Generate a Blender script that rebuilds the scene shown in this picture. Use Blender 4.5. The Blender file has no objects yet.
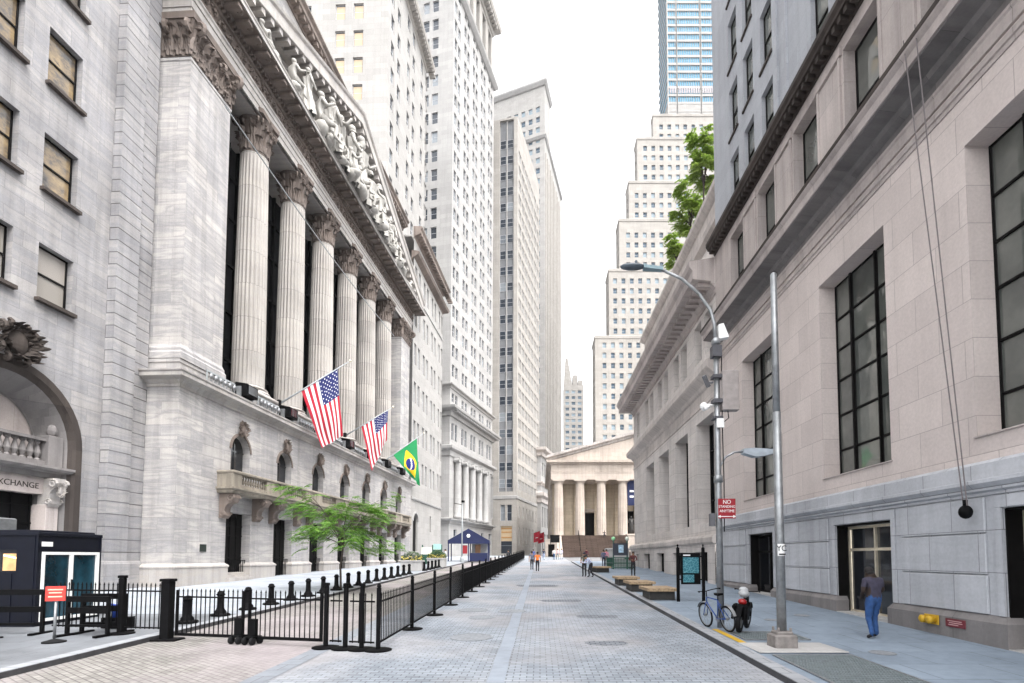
import bpy, math, random
from mathutils import Vector, Matrix
random.seed(7)
HAZE = .00015
SC = bpy.context.scene
COL = SC.collection
PI = math.pi
SLOPE = .024                     # Broad street climbs gently away from the camera
def gz(y): return SLOPE*y        # pavement level
STREET = -.12                    # carriageway below the pavements

# ------------------------------------------------------------------ mesh builder
class MB:
    def __init__(s): s.v=[]; s.f=[]; s.m=[]; s.mi=0; s.M=None
    def V(s,p):
        if s.M is not None: p=s.M@Vector(p)
        s.v.append(tuple(p)); return len(s.v)-1
    def F(s,*ids): s.f.append(ids); s.m.append(s.mi)
    def quad(s,a,b,c,d): s.F(s.V(a),s.V(b),s.V(c),s.V(d))
    def poly(s,pts): s.F(*[s.V(p) for p in pts])
    def hexa(s,b,t):
        B=[s.V(p) for p in b]; T=[s.V(p) for p in t]; n=len(B)
        s.F(*B[::-1]); s.F(*T)
        for i in range(n): s.F(B[i],B[(i+1)%n],T[(i+1)%n],T[i])
    def box(s,x0,x1,y0,y1,z0,z1):
        s.hexa([(x0,y0,z0),(x1,y0,z0),(x1,y1,z0),(x0,y1,z0)],[(x0,y0,z1),(x1,y0,z1),(x1,y1,z1),(x0,y1,z1)])
    def bbox(s,x0,x1,y0,y1,z0,z1,c=.02):
        # box with chamfered vertical edges and top
        b=[(x0+c,y0),(x1-c,y0),(x1,y0+c),(x1,y1-c),(x1-c,y1),(x0+c,y1),(x0,y1-c),(x0,y0+c)]
        cx,cy=(x0+x1)/2,(y0+y1)/2
        def ins(p): return (p[0]+(c if p[0]<cx else -c),p[1]+(c if p[1]<cy else -c))
        A=[s.V((*p,z0)) for p in b]; B=[s.V((*p,z1-c)) for p in b]; T=[s.V((*ins(p),z1)) for p in b]
        s.F(*A[::-1]); s.F(*T)
        for i in range(8):
            j=(i+1)%8; s.F(A[i],A[j],B[j],B[i]); s.F(B[i],B[j],T[j],T[i])
    def bar(s,p,q,w,h=None,up=(0,0,1)):
        h=h or w; p=Vector(p);q=Vector(q);d=(q-p).normalized();u=Vector(up)
        if abs(d.dot(u))>.98: u=Vector((0,1,0))
        a=d.cross(u).normalized()*w/2; b=a.cross(d).normalized()*h/2
        s.hexa([p-a-b,p+a-b,p+a+b,p-a+b],[q-a-b,q+a-b,q+a+b,q-a+b])
    def tube(s,pts,r,n=8,cap=True):
        pts=[Vector(p) for p in pts]; R=r if isinstance(r,(list,tuple)) else [r]*len(pts)
        rings=[]; a=None
        for i,p in enumerate(pts):
            d=(pts[min(i+1,len(pts)-1)]-pts[max(i-1,0)]).normalized()
            if a is None:
                u=Vector((0,0,1)) if abs(d.z)<.9 else Vector((1,0,0)); a=d.cross(u).normalized()
            a=(a-d*a.dot(d)).normalized(); b=d.cross(a)
            rings.append([s.V(p+(a*math.cos(t)+b*math.sin(t))*R[i]) for t in [2*PI*k/n for k in range(n)]])
        for i in range(len(rings)-1):
            for k in range(n): s.F(rings[i][k],rings[i][(k+1)%n],rings[i+1][(k+1)%n],rings[i+1][k])
        if cap: s.F(*rings[0][::-1]); s.F(*rings[-1])
    def lathe(s,prof,n=16,c=(0,0,0),sc=(1,1),cap=True):
        rings=[[s.V((c[0]+r*sc[0]*math.cos(2*PI*k/n),c[1]+r*sc[1]*math.sin(2*PI*k/n),c[2]+z)) for k in range(n)] for r,z in prof]
        for i in range(len(rings)-1):
            for k in range(n): s.F(rings[i][k],rings[i][(k+1)%n],rings[i+1][(k+1)%n],rings[i+1][k])
        if cap: s.F(*rings[0][::-1]); s.F(*rings[-1])
    def blob(s,c,r,n=8,k=5,tilt=None):
        if not isinstance(r,(list,tuple)): r=(r,r,r)
        R=Matrix.Rotation(tilt[0],3,tilt[1]) if tilt else Matrix.Identity(3)
        C=Vector(c); rows=[]
        for i in range(1,k):
            a=PI*i/k
            rows.append([s.V(C+R@Vector((r[0]*math.sin(a)*math.cos(2*PI*j/n),r[1]*math.sin(a)*math.sin(2*PI*j/n),-r[2]*math.cos(a)))) for j in range(n)])
        b=s.V(C+R@Vector((0,0,-r[2]))); t=s.V(C+R@Vector((0,0,r[2])))
        for j in range(n): s.F(b,rows[0][(j+1)%n],rows[0][j]); s.F(t,rows[-1][j],rows[-1][(j+1)%n])
        for i in range(len(rows)-1):
            for j in range(n): s.F(rows[i][j],rows[i][(j+1)%n],rows[i+1][(j+1)%n],rows[i+1][j])
    def sweep(s,path,prof,ends=True,close_back=True):
        # profile (out,z) carried along a plan path; out is to the right of travel; corners are mitred
        P=[Vector((p[0],p[1])) for p in path]; n=len(P); rows=[]; prof=[(o if abs(o)>.001 else .006,z) for o,z in prof]
        for i in range(n):
            d0=(P[i]-P[i-1]).normalized() if i>0 else None
            d1=(P[i+1]-P[i]).normalized() if i<n-1 else None
            d0=d0 or d1; d1=d1 or d0
            n0=Vector((d0.y,-d0.x)); n1=Vector((d1.y,-d1.x)); m=n0+n1; m=m/m.dot(n0) if m.dot(n0)>1e-6 else n0
            rows.append([s.V((P[i].x+m.x*o,P[i].y+m.y*o,z)) for o,z in prof])
        k=len(prof)
        for i in range(n-1):
            for j in range(k if close_back else k-1):
                s.F(rows[i][j],rows[i+1][j],rows[i+1][(j+1)%k],rows[i][(j+1)%k])
        if ends: s.F(*rows[0]); s.F(*rows[-1][::-1])
    def extrude(s,poly,fn0,fn1):
        # poly of 2d points, fn maps a 2d point to 3d at either end
        A=[s.V(fn0(p)) for p in poly]; B=[s.V(fn1(p)) for p in poly]; n=len(poly)
        s.F(*A[::-1]); s.F(*B)
        for i in range(n): s.F(A[i],A[(i+1)%n],B[(i+1)%n],B[i])
    def wall(s,o,d,L,z0,z1,holes=(),depth=.3,arch=(),back=False):
        # wall plane with rectangular openings (u0,u1,z0,z1[,depth]) and reveals; inward is to the left of d
        o=Vector((o[0],o[1])); d=Vector((d[0],d[1])).normalized(); inn=Vector((-d.y,d.x))
        P=lambda u,n,z:(o.x+d.x*u+inn.x*n,o.y+d.y*u+inn.y*n,z)
        us=sorted({0,L}|{round(h[i],4) for h in holes for i in (0,1)}); zs=sorted({z0,z1}|{round(h[i],4) for h in holes for i in (2,3)})
        us=[u for u in us if 0<=u<=L]; zs=[z for z in zs if z0<=z<=z1]
        H=[tuple(round(x,4) for x in h[:4]) for h in holes]
        grid={}
        def vid(i,j):
            if (i,j) not in grid: grid[i,j]=s.V(P(us[i],0,zs[j]))
            return grid[i,j]
        byj={}
        for j in range(len(zs)-1):
            zc=(zs[j]+zs[j+1])/2; Hj=[h for h in H if h[2]<zc<h[3]]
            i=0
            for i in range(len(us)-1):
                uc=(us[i]+us[i+1])/2
                if any(h[0]<uc<h[1] for h in Hj): continue
                s.F(vid(i,j),vid(i+1,j),vid(i+1,j+1),vid(i,j+1))
        for h in holes:
            a,b,c,e=h[:4]; D=h[4] if len(h)>4 else depth
            s.quad(P(a,0,c),P(a,0,e),P(a,D,e),P(a,D,c)); s.quad(P(b,0,e),P(b,0,c),P(b,D,c),P(b,D,e))
            s.quad(P(a,0,e),P(b,0,e),P(b,D,e),P(a,D,e))
            s.quad(P(b,0,c),P(a,0,c),P(a,D,c),P(b,D,c))
    def arch_fill(s,a,b,zs,ztop,y0,depth,n=12):
        # turns the top of a rectangular opening (a..b, spring zs, hole top ztop) into a round arch; facade along x, inward +y
        r=(b-a)/2; c=(a+b)/2
        pts=[(c-r*math.cos(PI*k/n),zs+r*math.sin(PI*k/n)) for k in range(n+1)]
        for k in range(n):
            (x0,w0),(x1,w1)=pts[k],pts[k+1]
            s.quad((x0,y0,w0),(x1,y0,w1),(x1,y0,ztop),(x0,y0,ztop))
            s.quad((x0,y0,w0),(x0,y0+depth,w0),(x1,y0+depth,w1),(x1,y0,w1))
    def build(s,name,mats,parent=None,smooth=False,loc=None,rz=None):
        me=bpy.data.meshes.new(name); me.from_pydata(s.v,[],s.f); finish(me,mats,s.m,smooth)
        o=bpy.data.objects.new(name,me); COL.objects.link(o)
        if parent: o.parent=parent
        if loc: o.location=loc
        if rz: o.rotation_euler.z=rz
        return o
def finish(me,mats,mi=None,smooth=False):
    if not isinstance(mats,(list,tuple)): mats=[mats]
    for m in mats: me.materials.append(m)
    if mi: me.polygons.foreach_set('material_index',mi)
    uv=me.uv_layers.new(name='UVMap').data
    for p in me.polygons:
        n=p.normal; flat=abs(n.z)>.75
        h=(n.x*n.x+n.y*n.y)**.5
        t=(-n.y/h,n.x/h) if not flat else (1,0)
        for li in p.loop_indices:
            c=me.vertices[me.loops[li].vertex_index].co
            uv[li].uv=(c.x,c.y) if flat else (c.x*t[0]+c.y*t[1],c.z)
        if smooth: p.use_smooth=True
    me.update()
def tag(o,label=None,cat=None,group=None,kind=None):
    if label: o['label']=label
    if cat: o['category']=cat
    if group: o['group']=group
    if kind: o['kind']=kind
    return o
def thing(name,label,cat,loc=(0,0,0),rz=0,group=None):
    o=bpy.data.objects.new(name,None); COL.objects.link(o); o.location=loc; o.rotation_euler.z=rz; o.empty_display_size=.2
    return tag(o,label,cat,group)
def dup(root,loc=None,rz=None,label=None,group=None):
    def rec(o,par):
        c=o.copy(); COL.objects.link(c); c.parent=par
        for ch in list(KIDS.get(o.name,())): rec(ch,c)
        return c
    KIDS={}
    for o in COL.objects:
        if o.parent: KIDS.setdefault(o.parent.name,[]).append(o)
    r=rec(root,None)
    if loc is not None: r.location=loc
    if rz is not None: r.rotation_euler.z=rz
    if label: r['label']=label
    if group: r['group']=group
    return r
NTH=['','first','second','third','fourth','fifth','sixth','seventh','eighth','ninth','tenth','eleventh','twelfth','thirteenth','fourteenth','fifteenth','sixteenth','seventeenth','eighteenth','nineteenth','twentieth','twenty-first','twenty-second','twenty-third','twenty-fourth','twenty-fifth','twenty-sixth','twenty-seventh','twenty-eighth','twenty-ninth','thirtieth']

# ------------------------------------------------------------------ materials
def C4(c): return (*c,1)
class NT:
    def __init__(s,name):
        s.m=bpy.data.materials.new(name); s.m.use_nodes=True; s.t=s.m.node_tree; s.b=s.t.nodes['Principled BSDF']
    def n(s,typ,**k):
        nd=s.t.nodes.new(typ)
        for a,b in k.items(): setattr(nd,a,b)
        return nd
    def l(s,a,b): s.t.links.new(a,b)
    def set(s,**k):
        for a,b in k.items(): s.b.inputs[a.replace('_',' ')].default_value=b
    def mix(s,a,b,f,mode='MIX'):
        nd=s.n('ShaderNodeMix',data_type='RGBA',blend_type=mode)
        for sock,val in ((nd.inputs[0],f),(nd.inputs[6],a),(nd.inputs[7],b)):
            if hasattr(val,'is_linked'): s.l(val,sock)
            else: sock.default_value=val if not isinstance(val,tuple) else (C4(val) if len(val)==3 else val)
        return nd.outputs[2]
    def noise(s,scale,detail=4,vec=None,mapscale=None,rough=.55):
        nd=s.n('ShaderNodeTexNoise'); nd.inputs['Scale'].default_value=scale; nd.inputs['Detail'].default_value=detail; nd.inputs['Roughness'].default_value=rough
        if vec is not None:
            if mapscale:
                mp=s.n('ShaderNodeMapping'); mp.inputs['Scale'].default_value=mapscale; s.l(vec,mp.inputs[0]); vec=mp.outputs[0]
            s.l(vec,nd.inputs['Vector'])
        return nd.outputs['Fac']
    def ramp(s,v,stops):
        nd=s.n('ShaderNodeValToRGB'); e=nd.color_ramp.elements
        while len(e)<len(stops): e.new(.5)
        for x,(p,c) in zip(e,stops): x.position=p; x.color=C4(c) if isinstance(c,tuple) else (c,c,c,1)
        s.l(v,nd.inputs[0]); return nd.outputs[0]
    def math(s,op,a,b=0):
        nd=s.n('ShaderNodeMath',operation=op)
        for i,x in ((0,a),(1,b)):
            if hasattr(x,'is_linked'): s.l(x,nd.inputs[i])
            else: nd.inputs[i].default_value=x
        return nd.outputs[0]
    def uv(s): return s.n('ShaderNodeUVMap',uv_map='UVMap').outputs[0]
    def pos(s): return s.n('ShaderNodeNewGeometry').outputs['Position']
    def bump(s,h,strength=.3,dist=.02):
        b=s.n('ShaderNodeBump'); b.inputs['Strength'].default_value=strength; b.inputs['Distance'].default_value=dist
        s.l(h,b.inputs['Height']); s.l(b.outputs[0],s.b.inputs['Normal'])
MATS={}
def stone(name,c1,c2,mortar,bw=1.5,bh=.6,ms=.012,vein=0,veinc=(.3,.32,.36),stain=.25,rough=.75,bump=.35,off=.5,streak=1.0,speck=.06):
    t=NT(name); uv=t.uv(); pos=t.pos()
    br=t.n('ShaderNodeTexBrick'); br.inputs['Scale'].default_value=1; br.inputs['Brick Width'].default_value=bw; br.inputs['Row Height'].default_value=bh
    br.inputs['Mortar Size'].default_value=ms; br.inputs['Mortar Smooth'].default_value=.3; br.inputs['Bias'].default_value=0; br.offset=off
    br.inputs['Color1'].default_value=C4(c1); br.inputs['Color2'].default_value=C4(c2); br.inputs['Mortar'].default_value=C4(mortar)
    t.l(uv,br.inputs['Vector']); col=br.outputs['Color']
    if vein:
        wv=t.n('ShaderNodeTexNoise'); wv.inputs['Scale'].default_value=.9; wv.inputs['Detail'].default_value=6; wv.inputs['Distortion'].default_value=.7
        mp=t.n('ShaderNodeMapping'); mp.inputs['Scale'].default_value=(.42,2.6,1); mp.inputs['Rotation'].default_value=(0,0,.22); t.l(uv,mp.inputs[0]); ad=t.n('ShaderNodeVectorMath',operation='ADD'); sc_=t.n('ShaderNodeVectorMath',operation='SCALE'); sc_.inputs[3].default_value=9.0; t.l(br.outputs['Color'],sc_.inputs[0]); t.l(mp.outputs[0],ad.inputs[0]); t.l(sc_.outputs[0],ad.inputs[1]); t.l(ad.outputs[0],wv.inputs['Vector'])
        v=t.ramp(wv.outputs['Fac'],[(.0,0),(.40,0),(.5,1),(.60,0),(1,0)])
        col=t.mix(col,veinc,t.math('MULTIPLY',v,vein))
    big=t.noise(.35,5,pos); col=t.mix(col,(1,1,1),t.ramp(big,[(.3,0),(.7,1)]),'MIX') if False else t.mix(col,t.ramp(big,[(.25,1-stain),(.65,1.0)]),1.0,'MULTIPLY')
    st=t.noise(1.0,5,uv,(2.2,.12,1)); col=t.mix(col,t.ramp(st,[(.3,1-stain*streak*.8),(.55,1.0)]),1.0,'MULTIPLY')
    fine=t.noise(14,4,pos); col=t.mix(col,t.ramp(fine,[(.3,1-speck*2),(.7,1.0)]),1.0,'MULTIPLY')
    t.l(col,t.b.inputs['Base Color']); t.set(Roughness=rough); t.b.inputs['Specular IOR Level'].default_value=.3
    h=t.math('SUBTRACT',t.math('MULTIPLY',fine,.12),br.outputs['Fac']); t.bump(h,bump,.03)
    MATS[name]=t.m; return t.m
def plain(name,c,rough=.6,metal=0,var=.15,scale=6,bump=0,spec=.5):
    t=NT(name); pos=t.n('ShaderNodeTexCoord').outputs['Object']; f=t.noise(scale,5,pos)
    lo=tuple(x*(1-var) for x in c); hi=tuple(min(1,x*(1+var)) for x in c)
    t.l(t.ramp(f,[(.3,lo),(.7,hi)]),t.b.inputs['Base Color']); t.set(Roughness=rough,Metallic=metal); t.b.inputs['Specular IOR Level'].default_value=spec
    if bump: t.bump(f,bump,.02)
    MATS[name]=t.m; return t.m
def glass(name,dark,blind,share,rough=.06,warm=None,spec=.7):
    # window panes: some dark, some with blinds drawn behind, by pane
    t=NT(name); g=t.n('ShaderNodeNewGeometry'); oi=t.n('ShaderNodeObjectInfo')
    r=t.math('FRACT',t.math('ADD',t.math('MULTIPLY',g.outputs['Random Per Island'],7.31),t.math('MULTIPLY',oi.outputs['Random'],3.7)))
    stops=[(0,dark),(max(.02,1-share-.1),tuple(x*1.4 for x in dark)),(1-share+.02,blind)]
    if warm: stops.append((.97,warm))
    t.l(t.ramp(r,stops),t.b.inputs['Base Color']); t.set(Roughness=rough); t.b.inputs['Specular IOR Level'].default_value=spec
    n=t.noise(.6,2,t.pos()); t.bump(n,.05,.05)
    MATS[name]=t.m; return t.m
def lit(name,c,strength):
    t=NT(name); t.b.inputs['Emission Color'].default_value=C4(c); t.b.inputs['Emission Strength'].default_value=strength; t.set(Base_Color=C4(c))
    MATS[name]=t.m; return t.m

marble=stone('white_marble',(.52,.49,.465),(.395,.38,.375),(.27,.255,.25),1.9,.62,.009,.55,(.27,.27,.285),.26)
marble_trim=stone('marble_trim',(.48,.445,.41),(.40,.37,.345),(.25,.23,.215),2.4,3,.006,.3,(.4,.4,.43),.28)
balcony_stone=stone('balcony_stone',(.38,.335,.275),(.30,.265,.215),(.18,.155,.125),2.4,3,.004,0,(0,0,0),.5)
marble_dirty_shaded=stone('weathered_shaded_marble',(.23,.183,.155),(.16,.127,.11),(.10,.08,.07),2.4,3,.004,.2,(.2,.18,.18),.45)  # brown weathering plus the shade under cornices, both put into the base colour
annex_stone=stone('annex_stone',(.41,.39,.38),(.325,.315,.318),(.22,.21,.21),1.6,.66,.009,.5,(.24,.245,.27),.3)
quoin_stone=stone('quoin_stone',(.40,.385,.378),(.315,.305,.312),(.12,.11,.11),9,.62,.03,.5,(.24,.245,.27),.3,bump=.7)
column_stone=stone('column_marble',(.47,.435,.40),(.40,.375,.345),(.27,.25,.23),20,2.3,.02,.2,(.38,.38,.4),.28,streak=1.2)
limestone=stone('limestone_wall',(.66,.58,.545),(.585,.512,.484),(.40,.35,.33),1.55,.92,.010,0,(0,0,0),.16,streak=.5)
lime_base=stone('limestone_base',(.55,.56,.59),(.46,.47,.50),(.22,.22,.23),1.5,.95,.010,.15,(.3,.31,.33),.22)
lime_trim=stone('limestone_trim',(.58,.51,.48),(.48,.425,.405),(.24,.22,.21),2.2,3,.006,0,(0,0,0),.3)
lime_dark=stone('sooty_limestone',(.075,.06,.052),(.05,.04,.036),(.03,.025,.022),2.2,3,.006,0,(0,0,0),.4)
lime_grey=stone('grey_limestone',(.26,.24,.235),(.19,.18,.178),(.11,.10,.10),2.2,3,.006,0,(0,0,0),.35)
upper_wall=stone('upper_grey_wall',(.44,.455,.485),(.40,.41,.44),(.3,.31,.34),1.6,.7,.006,0,(0,0,0),.12)
bank_stone=stone('bank_stone',(.74,.69,.655),(.65,.60,.57),(.32,.3,.29),2.0,.95,.010,.15,(.36,.34,.34),.18)
bank_trim=stone('bank_trim',(.68,.62,.58),(.57,.52,.49),(.33,.3,.29),2.6,3,.006,0,(0,0,0),.3)
white_stone=stone('white_tower_stone',(.375,.36,.345),(.325,.315,.30),(.24,.23,.22),2.0,.8,.008,0,(0,0,0),.1)
tower_grey=stone('grey_tower_stone',(.38,.37,.36),(.325,.318,.31),(.21,.205,.2),2.4,.9,.008,0,(0,0,0),.12)
tower_warm=stone('warm_tower_stone',(.375,.352,.325),(.325,.305,.28),(.22,.205,.19),2.0,.8,.008,0,(0,0,0),.12)
hall_stone=stone('hall_marble',(.52,.445,.385),(.45,.385,.33),(.34,.29,.25),2.2,.8,.008,.1,(.36,.31,.27),.22)
hall_shade=stone('hall_wall_stone',(.62,.52,.39),(.54,.45,.335),(.3,.25,.19),1.8,.7,.012,0,(0,0,0),.2)
step_stone=stone('brown_steps',(.185,.13,.105),(.135,.095,.075),(.05,.035,.028),2.2,.1955,.03,0,(0,0,0),.25)
granite=stone('pale_granite',(.48,.47,.46),(.42,.41,.40),(.3,.3,.3),2.5,3,.006,0,(0,0,0),.2)
black_metal=plain('black_iron',(.0035,.0035,.004),.65,0,.3,9,.05,.08)
dark_frame=plain('dark_bronze_frame',(.005,.0045,.0045),.65,0,.25,6,0,.1)
grey_metal=plain('galvanised_steel',(.27,.28,.29),.45,.7,.25,5)
pale_metal=plain('painted_grey_steel',(.30,.32,.33),.45,.2,.12,5)
white_paint=plain('white_paint',(.75,.75,.74),.5,0,.06)
booth_blue=plain('navy_booth_paint',(.0035,.0045,.010),.5,0,.2,3,0,.2)
wood=plain('pale_wood',(.30,.215,.13),.7,0,.4,9)
chrome=plain('polished_brass_steel',(.78,.70,.56),.38,.7,.08)
red_paint=plain('red_sign_paint',(.26,.006,.014),.5,0,.08)
orange_paint=plain('orange_sign_paint',(.45,.035,.025),.5,0,.1)
yellow_paint=plain('yellow_paint',(.50,.30,.015),.55,0,.15,12)
blue_canvas=plain('blue_canvas',(.003,.009,.055),.75,0,.15,2)
green_paint=plain('green_kiosk_paint',(.012,.07,.045),.5,0,.15)
rubber=plain('tyre_rubber',(.008,.008,.009),.8,0,.2,6,0,.2)
glass_dark=glass('dark_glass',(.006,.007,.009),(.014,.016,.02),.3)
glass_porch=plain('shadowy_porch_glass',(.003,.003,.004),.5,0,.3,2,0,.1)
glass_tower=glass('tower_glass',(.018,.024,.034),(.20,.22,.24),.16,.25)
glass_far=glass('far_tower_glass',(.05,.08,.11),(.22,.28,.32),.35,.35,None,.25)
glass_blue=glass('blue_curtain_glass',(.05,.20,.32),(.09,.27,.40),.5,.4,None,.15)
t=NT('lamplit_glass'); f=t.noise(.9,5,t.pos(),(1,1,1.6),.65); t.l(t.ramp(f,[(.30,(.02,.018,.018)),(.43,(.10,.085,.07)),(.52,(.19,.14,.085)),(.62,(.28,.205,.11)),(.72,(.06,.05,.045))]),t.b.inputs['Base Color']); t.set(Roughness=.08); glass_annex=t.m
t=NT('banking_hall_glass'); g=t.n('ShaderNodeNewGeometry'); f=t.noise(.5,5,t.pos(),None,.6); v=t.math('ADD',t.math('MULTIPLY',f,.8),t.math('MULTIPLY',g.outputs['Random Per Island'],.28)); t.l(t.ramp(v,[(.28,(.055,.06,.056)),(.46,(.085,.092,.084)),(.58,(.115,.122,.11)),(.72,(.155,.16,.145))]),t.b.inputs['Base Color']); t.set(Roughness=.035,IOR=1.9); t.bump(t.noise(.9,2,t.pos()),.12,.05); glass_lime=t.m
glass_blind=glass('window_blind',(.215,.195,.175),(.235,.215,.19),.5,.5)
glow=lit('warm_lamplight',(1,.62,.28),2.2)
glow_soft=lit('lamplit_room',(.9,.6,.3),.06); glow_soft.node_tree.nodes['Principled BSDF'].inputs['Base Color'].default_value=(.34,.27,.19,1)
# ------------------------------------------------------------------ world, sun, camera
W=bpy.data.worlds.new('World'); SC.world=W; W.use_nodes=True
wt=W.node_tree; bg=wt.nodes['Background']
sky=wt.nodes.new('ShaderNodeTexSky'); sky.sky_type='NISHITA'; sky.sun_disc=False
SUN_EL,SUN_AZ=math.radians(60),math.radians(138)     # azimuth clockwise from +Y (up the street)
sky.sun_elevation=SUN_EL; sky.sun_rotation=SUN_AZ; sky.air_density=1.0; sky.dust_density=4; sky.ozone_density=1
hs=wt.nodes.new('ShaderNodeHueSaturation'); hs.inputs['Saturation'].default_value=.10; hs.inputs['Value'].default_value=1.35
wt.links.new(sky.outputs[0],hs.inputs['Color']); wt.links.new(hs.outputs[0],bg.inputs['Color']); bg.inputs['Strength'].default_value=.15
sl=bpy.data.lights.new('sun','SUN'); sl.energy=.5; sl.angle=math.radians(45); sl.color=(1,.95,.89)
so=bpy.data.objects.new('sun',sl); COL.objects.link(so)
sd=Vector((math.sin(SUN_AZ)*math.cos(SUN_EL),math.cos(SUN_AZ)*math.cos(SUN_EL),math.sin(SUN_EL)))
so.rotation_euler=sd.to_track_quat('Z','Y').to_euler(); so.location=(60,0,120)
cd=bpy.data.cameras.new('camera'); cam=bpy.data.objects.new('camera',cd); COL.objects.link(cam); SC.camera=cam
cd.sensor_width=36; cd.lens=520/1024*36; cd.shift_x=-28/1024; cd.shift_y=.1838; cd.clip_end=6000; cd.clip_start=.05
cam.location=(0,0,2.25); cam.rotation_euler=(math.radians(93),0,0)
vs=SC.view_settings; vs.view_transform='Standard'; vs.look='None'; vs.exposure=1.86; vs.gamma=1; vs.use_curve_mapping=False

# ------------------------------------------------------------------ ground
def sheet(name,pts,mat,dz,thick=0):
    b=MB(); b.poly([(x,y,gz(y)+dz) for x,y in pts]); return tag(b.build(name,mat),kind='structure')
def strips(name,xa,xb,ys,mat,dz):
    b=MB()
    for a,c in zip(ys,ys[1:]): b.quad((xa,a,gz(a)+dz),(xb,a,gz(a)+dz),(xb,c,gz(c)+dz),(xa,c,gz(c)+dz))
    return tag(b.build(name,mat),kind='structure')
def paver(name,c1,c2,mortar,bw,bh,ms,stain,tint=None,rot=0,bump=.5,rough=.75,spots=True):
    t=NT(name); pos=t.pos(); mp=t.n('ShaderNodeMapping'); mp.inputs['Rotation'].default_value=(0,0,rot); t.l(pos,mp.inputs[0])
    br=t.n('ShaderNodeTexBrick'); br.inputs['Scale'].default_value=1; br.inputs['Brick Width'].default_value=bw; br.inputs['Row Height'].default_value=bh
    br.inputs['Mortar Size'].default_value=ms; br.inputs['Mortar Smooth'].default_value=.2; br.inputs['Bias'].default_value=0
    br.inputs['Color1'].default_value=C4(c1); br.inputs['Color2'].default_value=C4(c2); br.inputs['Mortar'].default_value=C4(mortar); t.l(mp.outputs[0],br.inputs['Vector'])
    col=br.outputs['Color']
    if tint: col=t.mix(col,tint,t.ramp(t.noise(.22,4,pos),[(.45,0),(.62,.75)]))
    col=t.mix(col,t.ramp(t.noise(.5,6,pos,None,.62),[(.3,1-stain),(.6,1.0)]),1.0,'MULTIPLY')
    col=t.mix(col,t.ramp(t.noise(5,4,pos),[(.25,.86),(.6,1.0)]),1.0,'MULTIPLY')
    if spots:   # old chewing gum and oil spots
        vo=t.n('ShaderNodeTexVoronoi'); vo.inputs['Scale'].default_value=1.7; t.l(pos,vo.inputs['Vector'])
        col=t.mix(col,t.ramp(vo.outputs['Distance'],[(.02,.55),(.07,1.0)]),1.0,'MULTIPLY')
    fine=t.noise(60,3,pos)
    t.l(col,t.b.inputs['Base Color']); t.set(Roughness=rough); t.b.inputs['Specular IOR Level'].default_value=.35
    t.bump(t.math('SUBTRACT',t.math('MULTIPLY',fine,.15),br.outputs['Fac']),bump,.012)
    return t.m
m_pave=paver('blue_grey_pavers',(.315,.345,.385),(.235,.26,.295),(.10,.112,.128),.24,.125,.010,.32,(.36,.345,.35))
m_lane=paver('beige_cobbles',(.30,.285,.265),(.215,.204,.19),(.11,.10,.095),.22,.12,.012,.3,(.33,.29,.30),rot=.6)
m_band=paver('slate_band',(.24,.26,.29),(.21,.225,.25),(.12,.125,.135),.9,.45,.008,.2)
m_slab=paver('concrete_band',(.275,.305,.35),(.25,.28,.322),(.22,.225,.24),.62,1.5,.010,.15,bump=.3)
m_walk=paver('bluestone_flags',(.235,.285,.345),(.205,.25,.305),(.10,.12,.145),1.5,1.1,.010,.25,bump=.3)
m_walk_w=paver('pale_flags',(.34,.365,.40),(.30,.325,.36),(.24,.25,.26),1.5,1.1,.010,.25,bump=.3)
m_walk_d=paver('dark_flags',(.20,.21,.225),(.155,.165,.18),(.1,.1,.11),1.5,1.1,.010,.45,bump=.3)
m_kerb=paver('granite_kerb',(.33,.34,.36),(.29,.30,.32),(.16,.165,.175),2.2,.4,.012,.3,bump=.2)
m_kerbface=plain('steel_faced_kerb',(.05,.05,.055),.6,.2,.3,4)
m_ground=plain('ground_asphalt',(.16,.16,.165),.85,0,.2,.5)
g=MB(); g.quad((-2500,-200,gz(-200)-.3),(2500,-200,gz(-200)-.3),(2500,110,gz(110)-.16),(-2500,110,gz(110)-.16)); g.quad((-2500,110,gz(110)-.16),(2500,110,gz(110)-.16),(2500,3500,gz(110)-.16),(-2500,3500,gz(110)-.16))
tag(g.build('ground',m_ground),kind='structure')
strips('road',-9.5,4.2,[-12,20,60,96],m_pave,STREET)
strips('inner_lane',-9.5,-5.15,[-12,20,60,96],m_lane,STREET+.004)
strips('paving_band',-5.15,-4.72,[-12,20,60,96],m_band,STREET+.008)
strips('paving_strip',-.93,-.62,[-12,20,60,96],m_slab,STREET+.008)
def patch(cx,cy,w,h,seed):
    R=random.Random(seed); b=MB(); n=18
    b.poly([(cx+w*math.cos(2*PI*k/n)*R.uniform(.7,1.1),0,0) for k in range(0)]) if 0 else None
    pts=[(cx+w*math.copysign(abs(math.cos(2*PI*k/n))**.5,math.cos(2*PI*k/n))*R.uniform(.86,1.08),cy+h*math.copysign(abs(math.sin(2*PI*k/n))**.5,math.sin(2*PI*k/n))*R.uniform(.86,1.08)) for k in range(n)]
    b.poly([(x,y,gz(y)+STREET+.005) for x,y in pts]); tag(b.build('paving_patch',m_patch),kind='structure')
m_patch=paver('worn_pavers',(.25,.27,.30),(.17,.185,.21),(.07,.078,.09),.24,.125,.014,.35)
for i,q in enumerate(((1.6,12.6,.5,.28),(.9,22,.9,.5),(-.2,30,1.2,.8),(1.9,17.2,.7,.35))): patch(*q,i)
strips('cross_street',-60,60,[96,110],m_walk_w,STREET)
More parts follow.
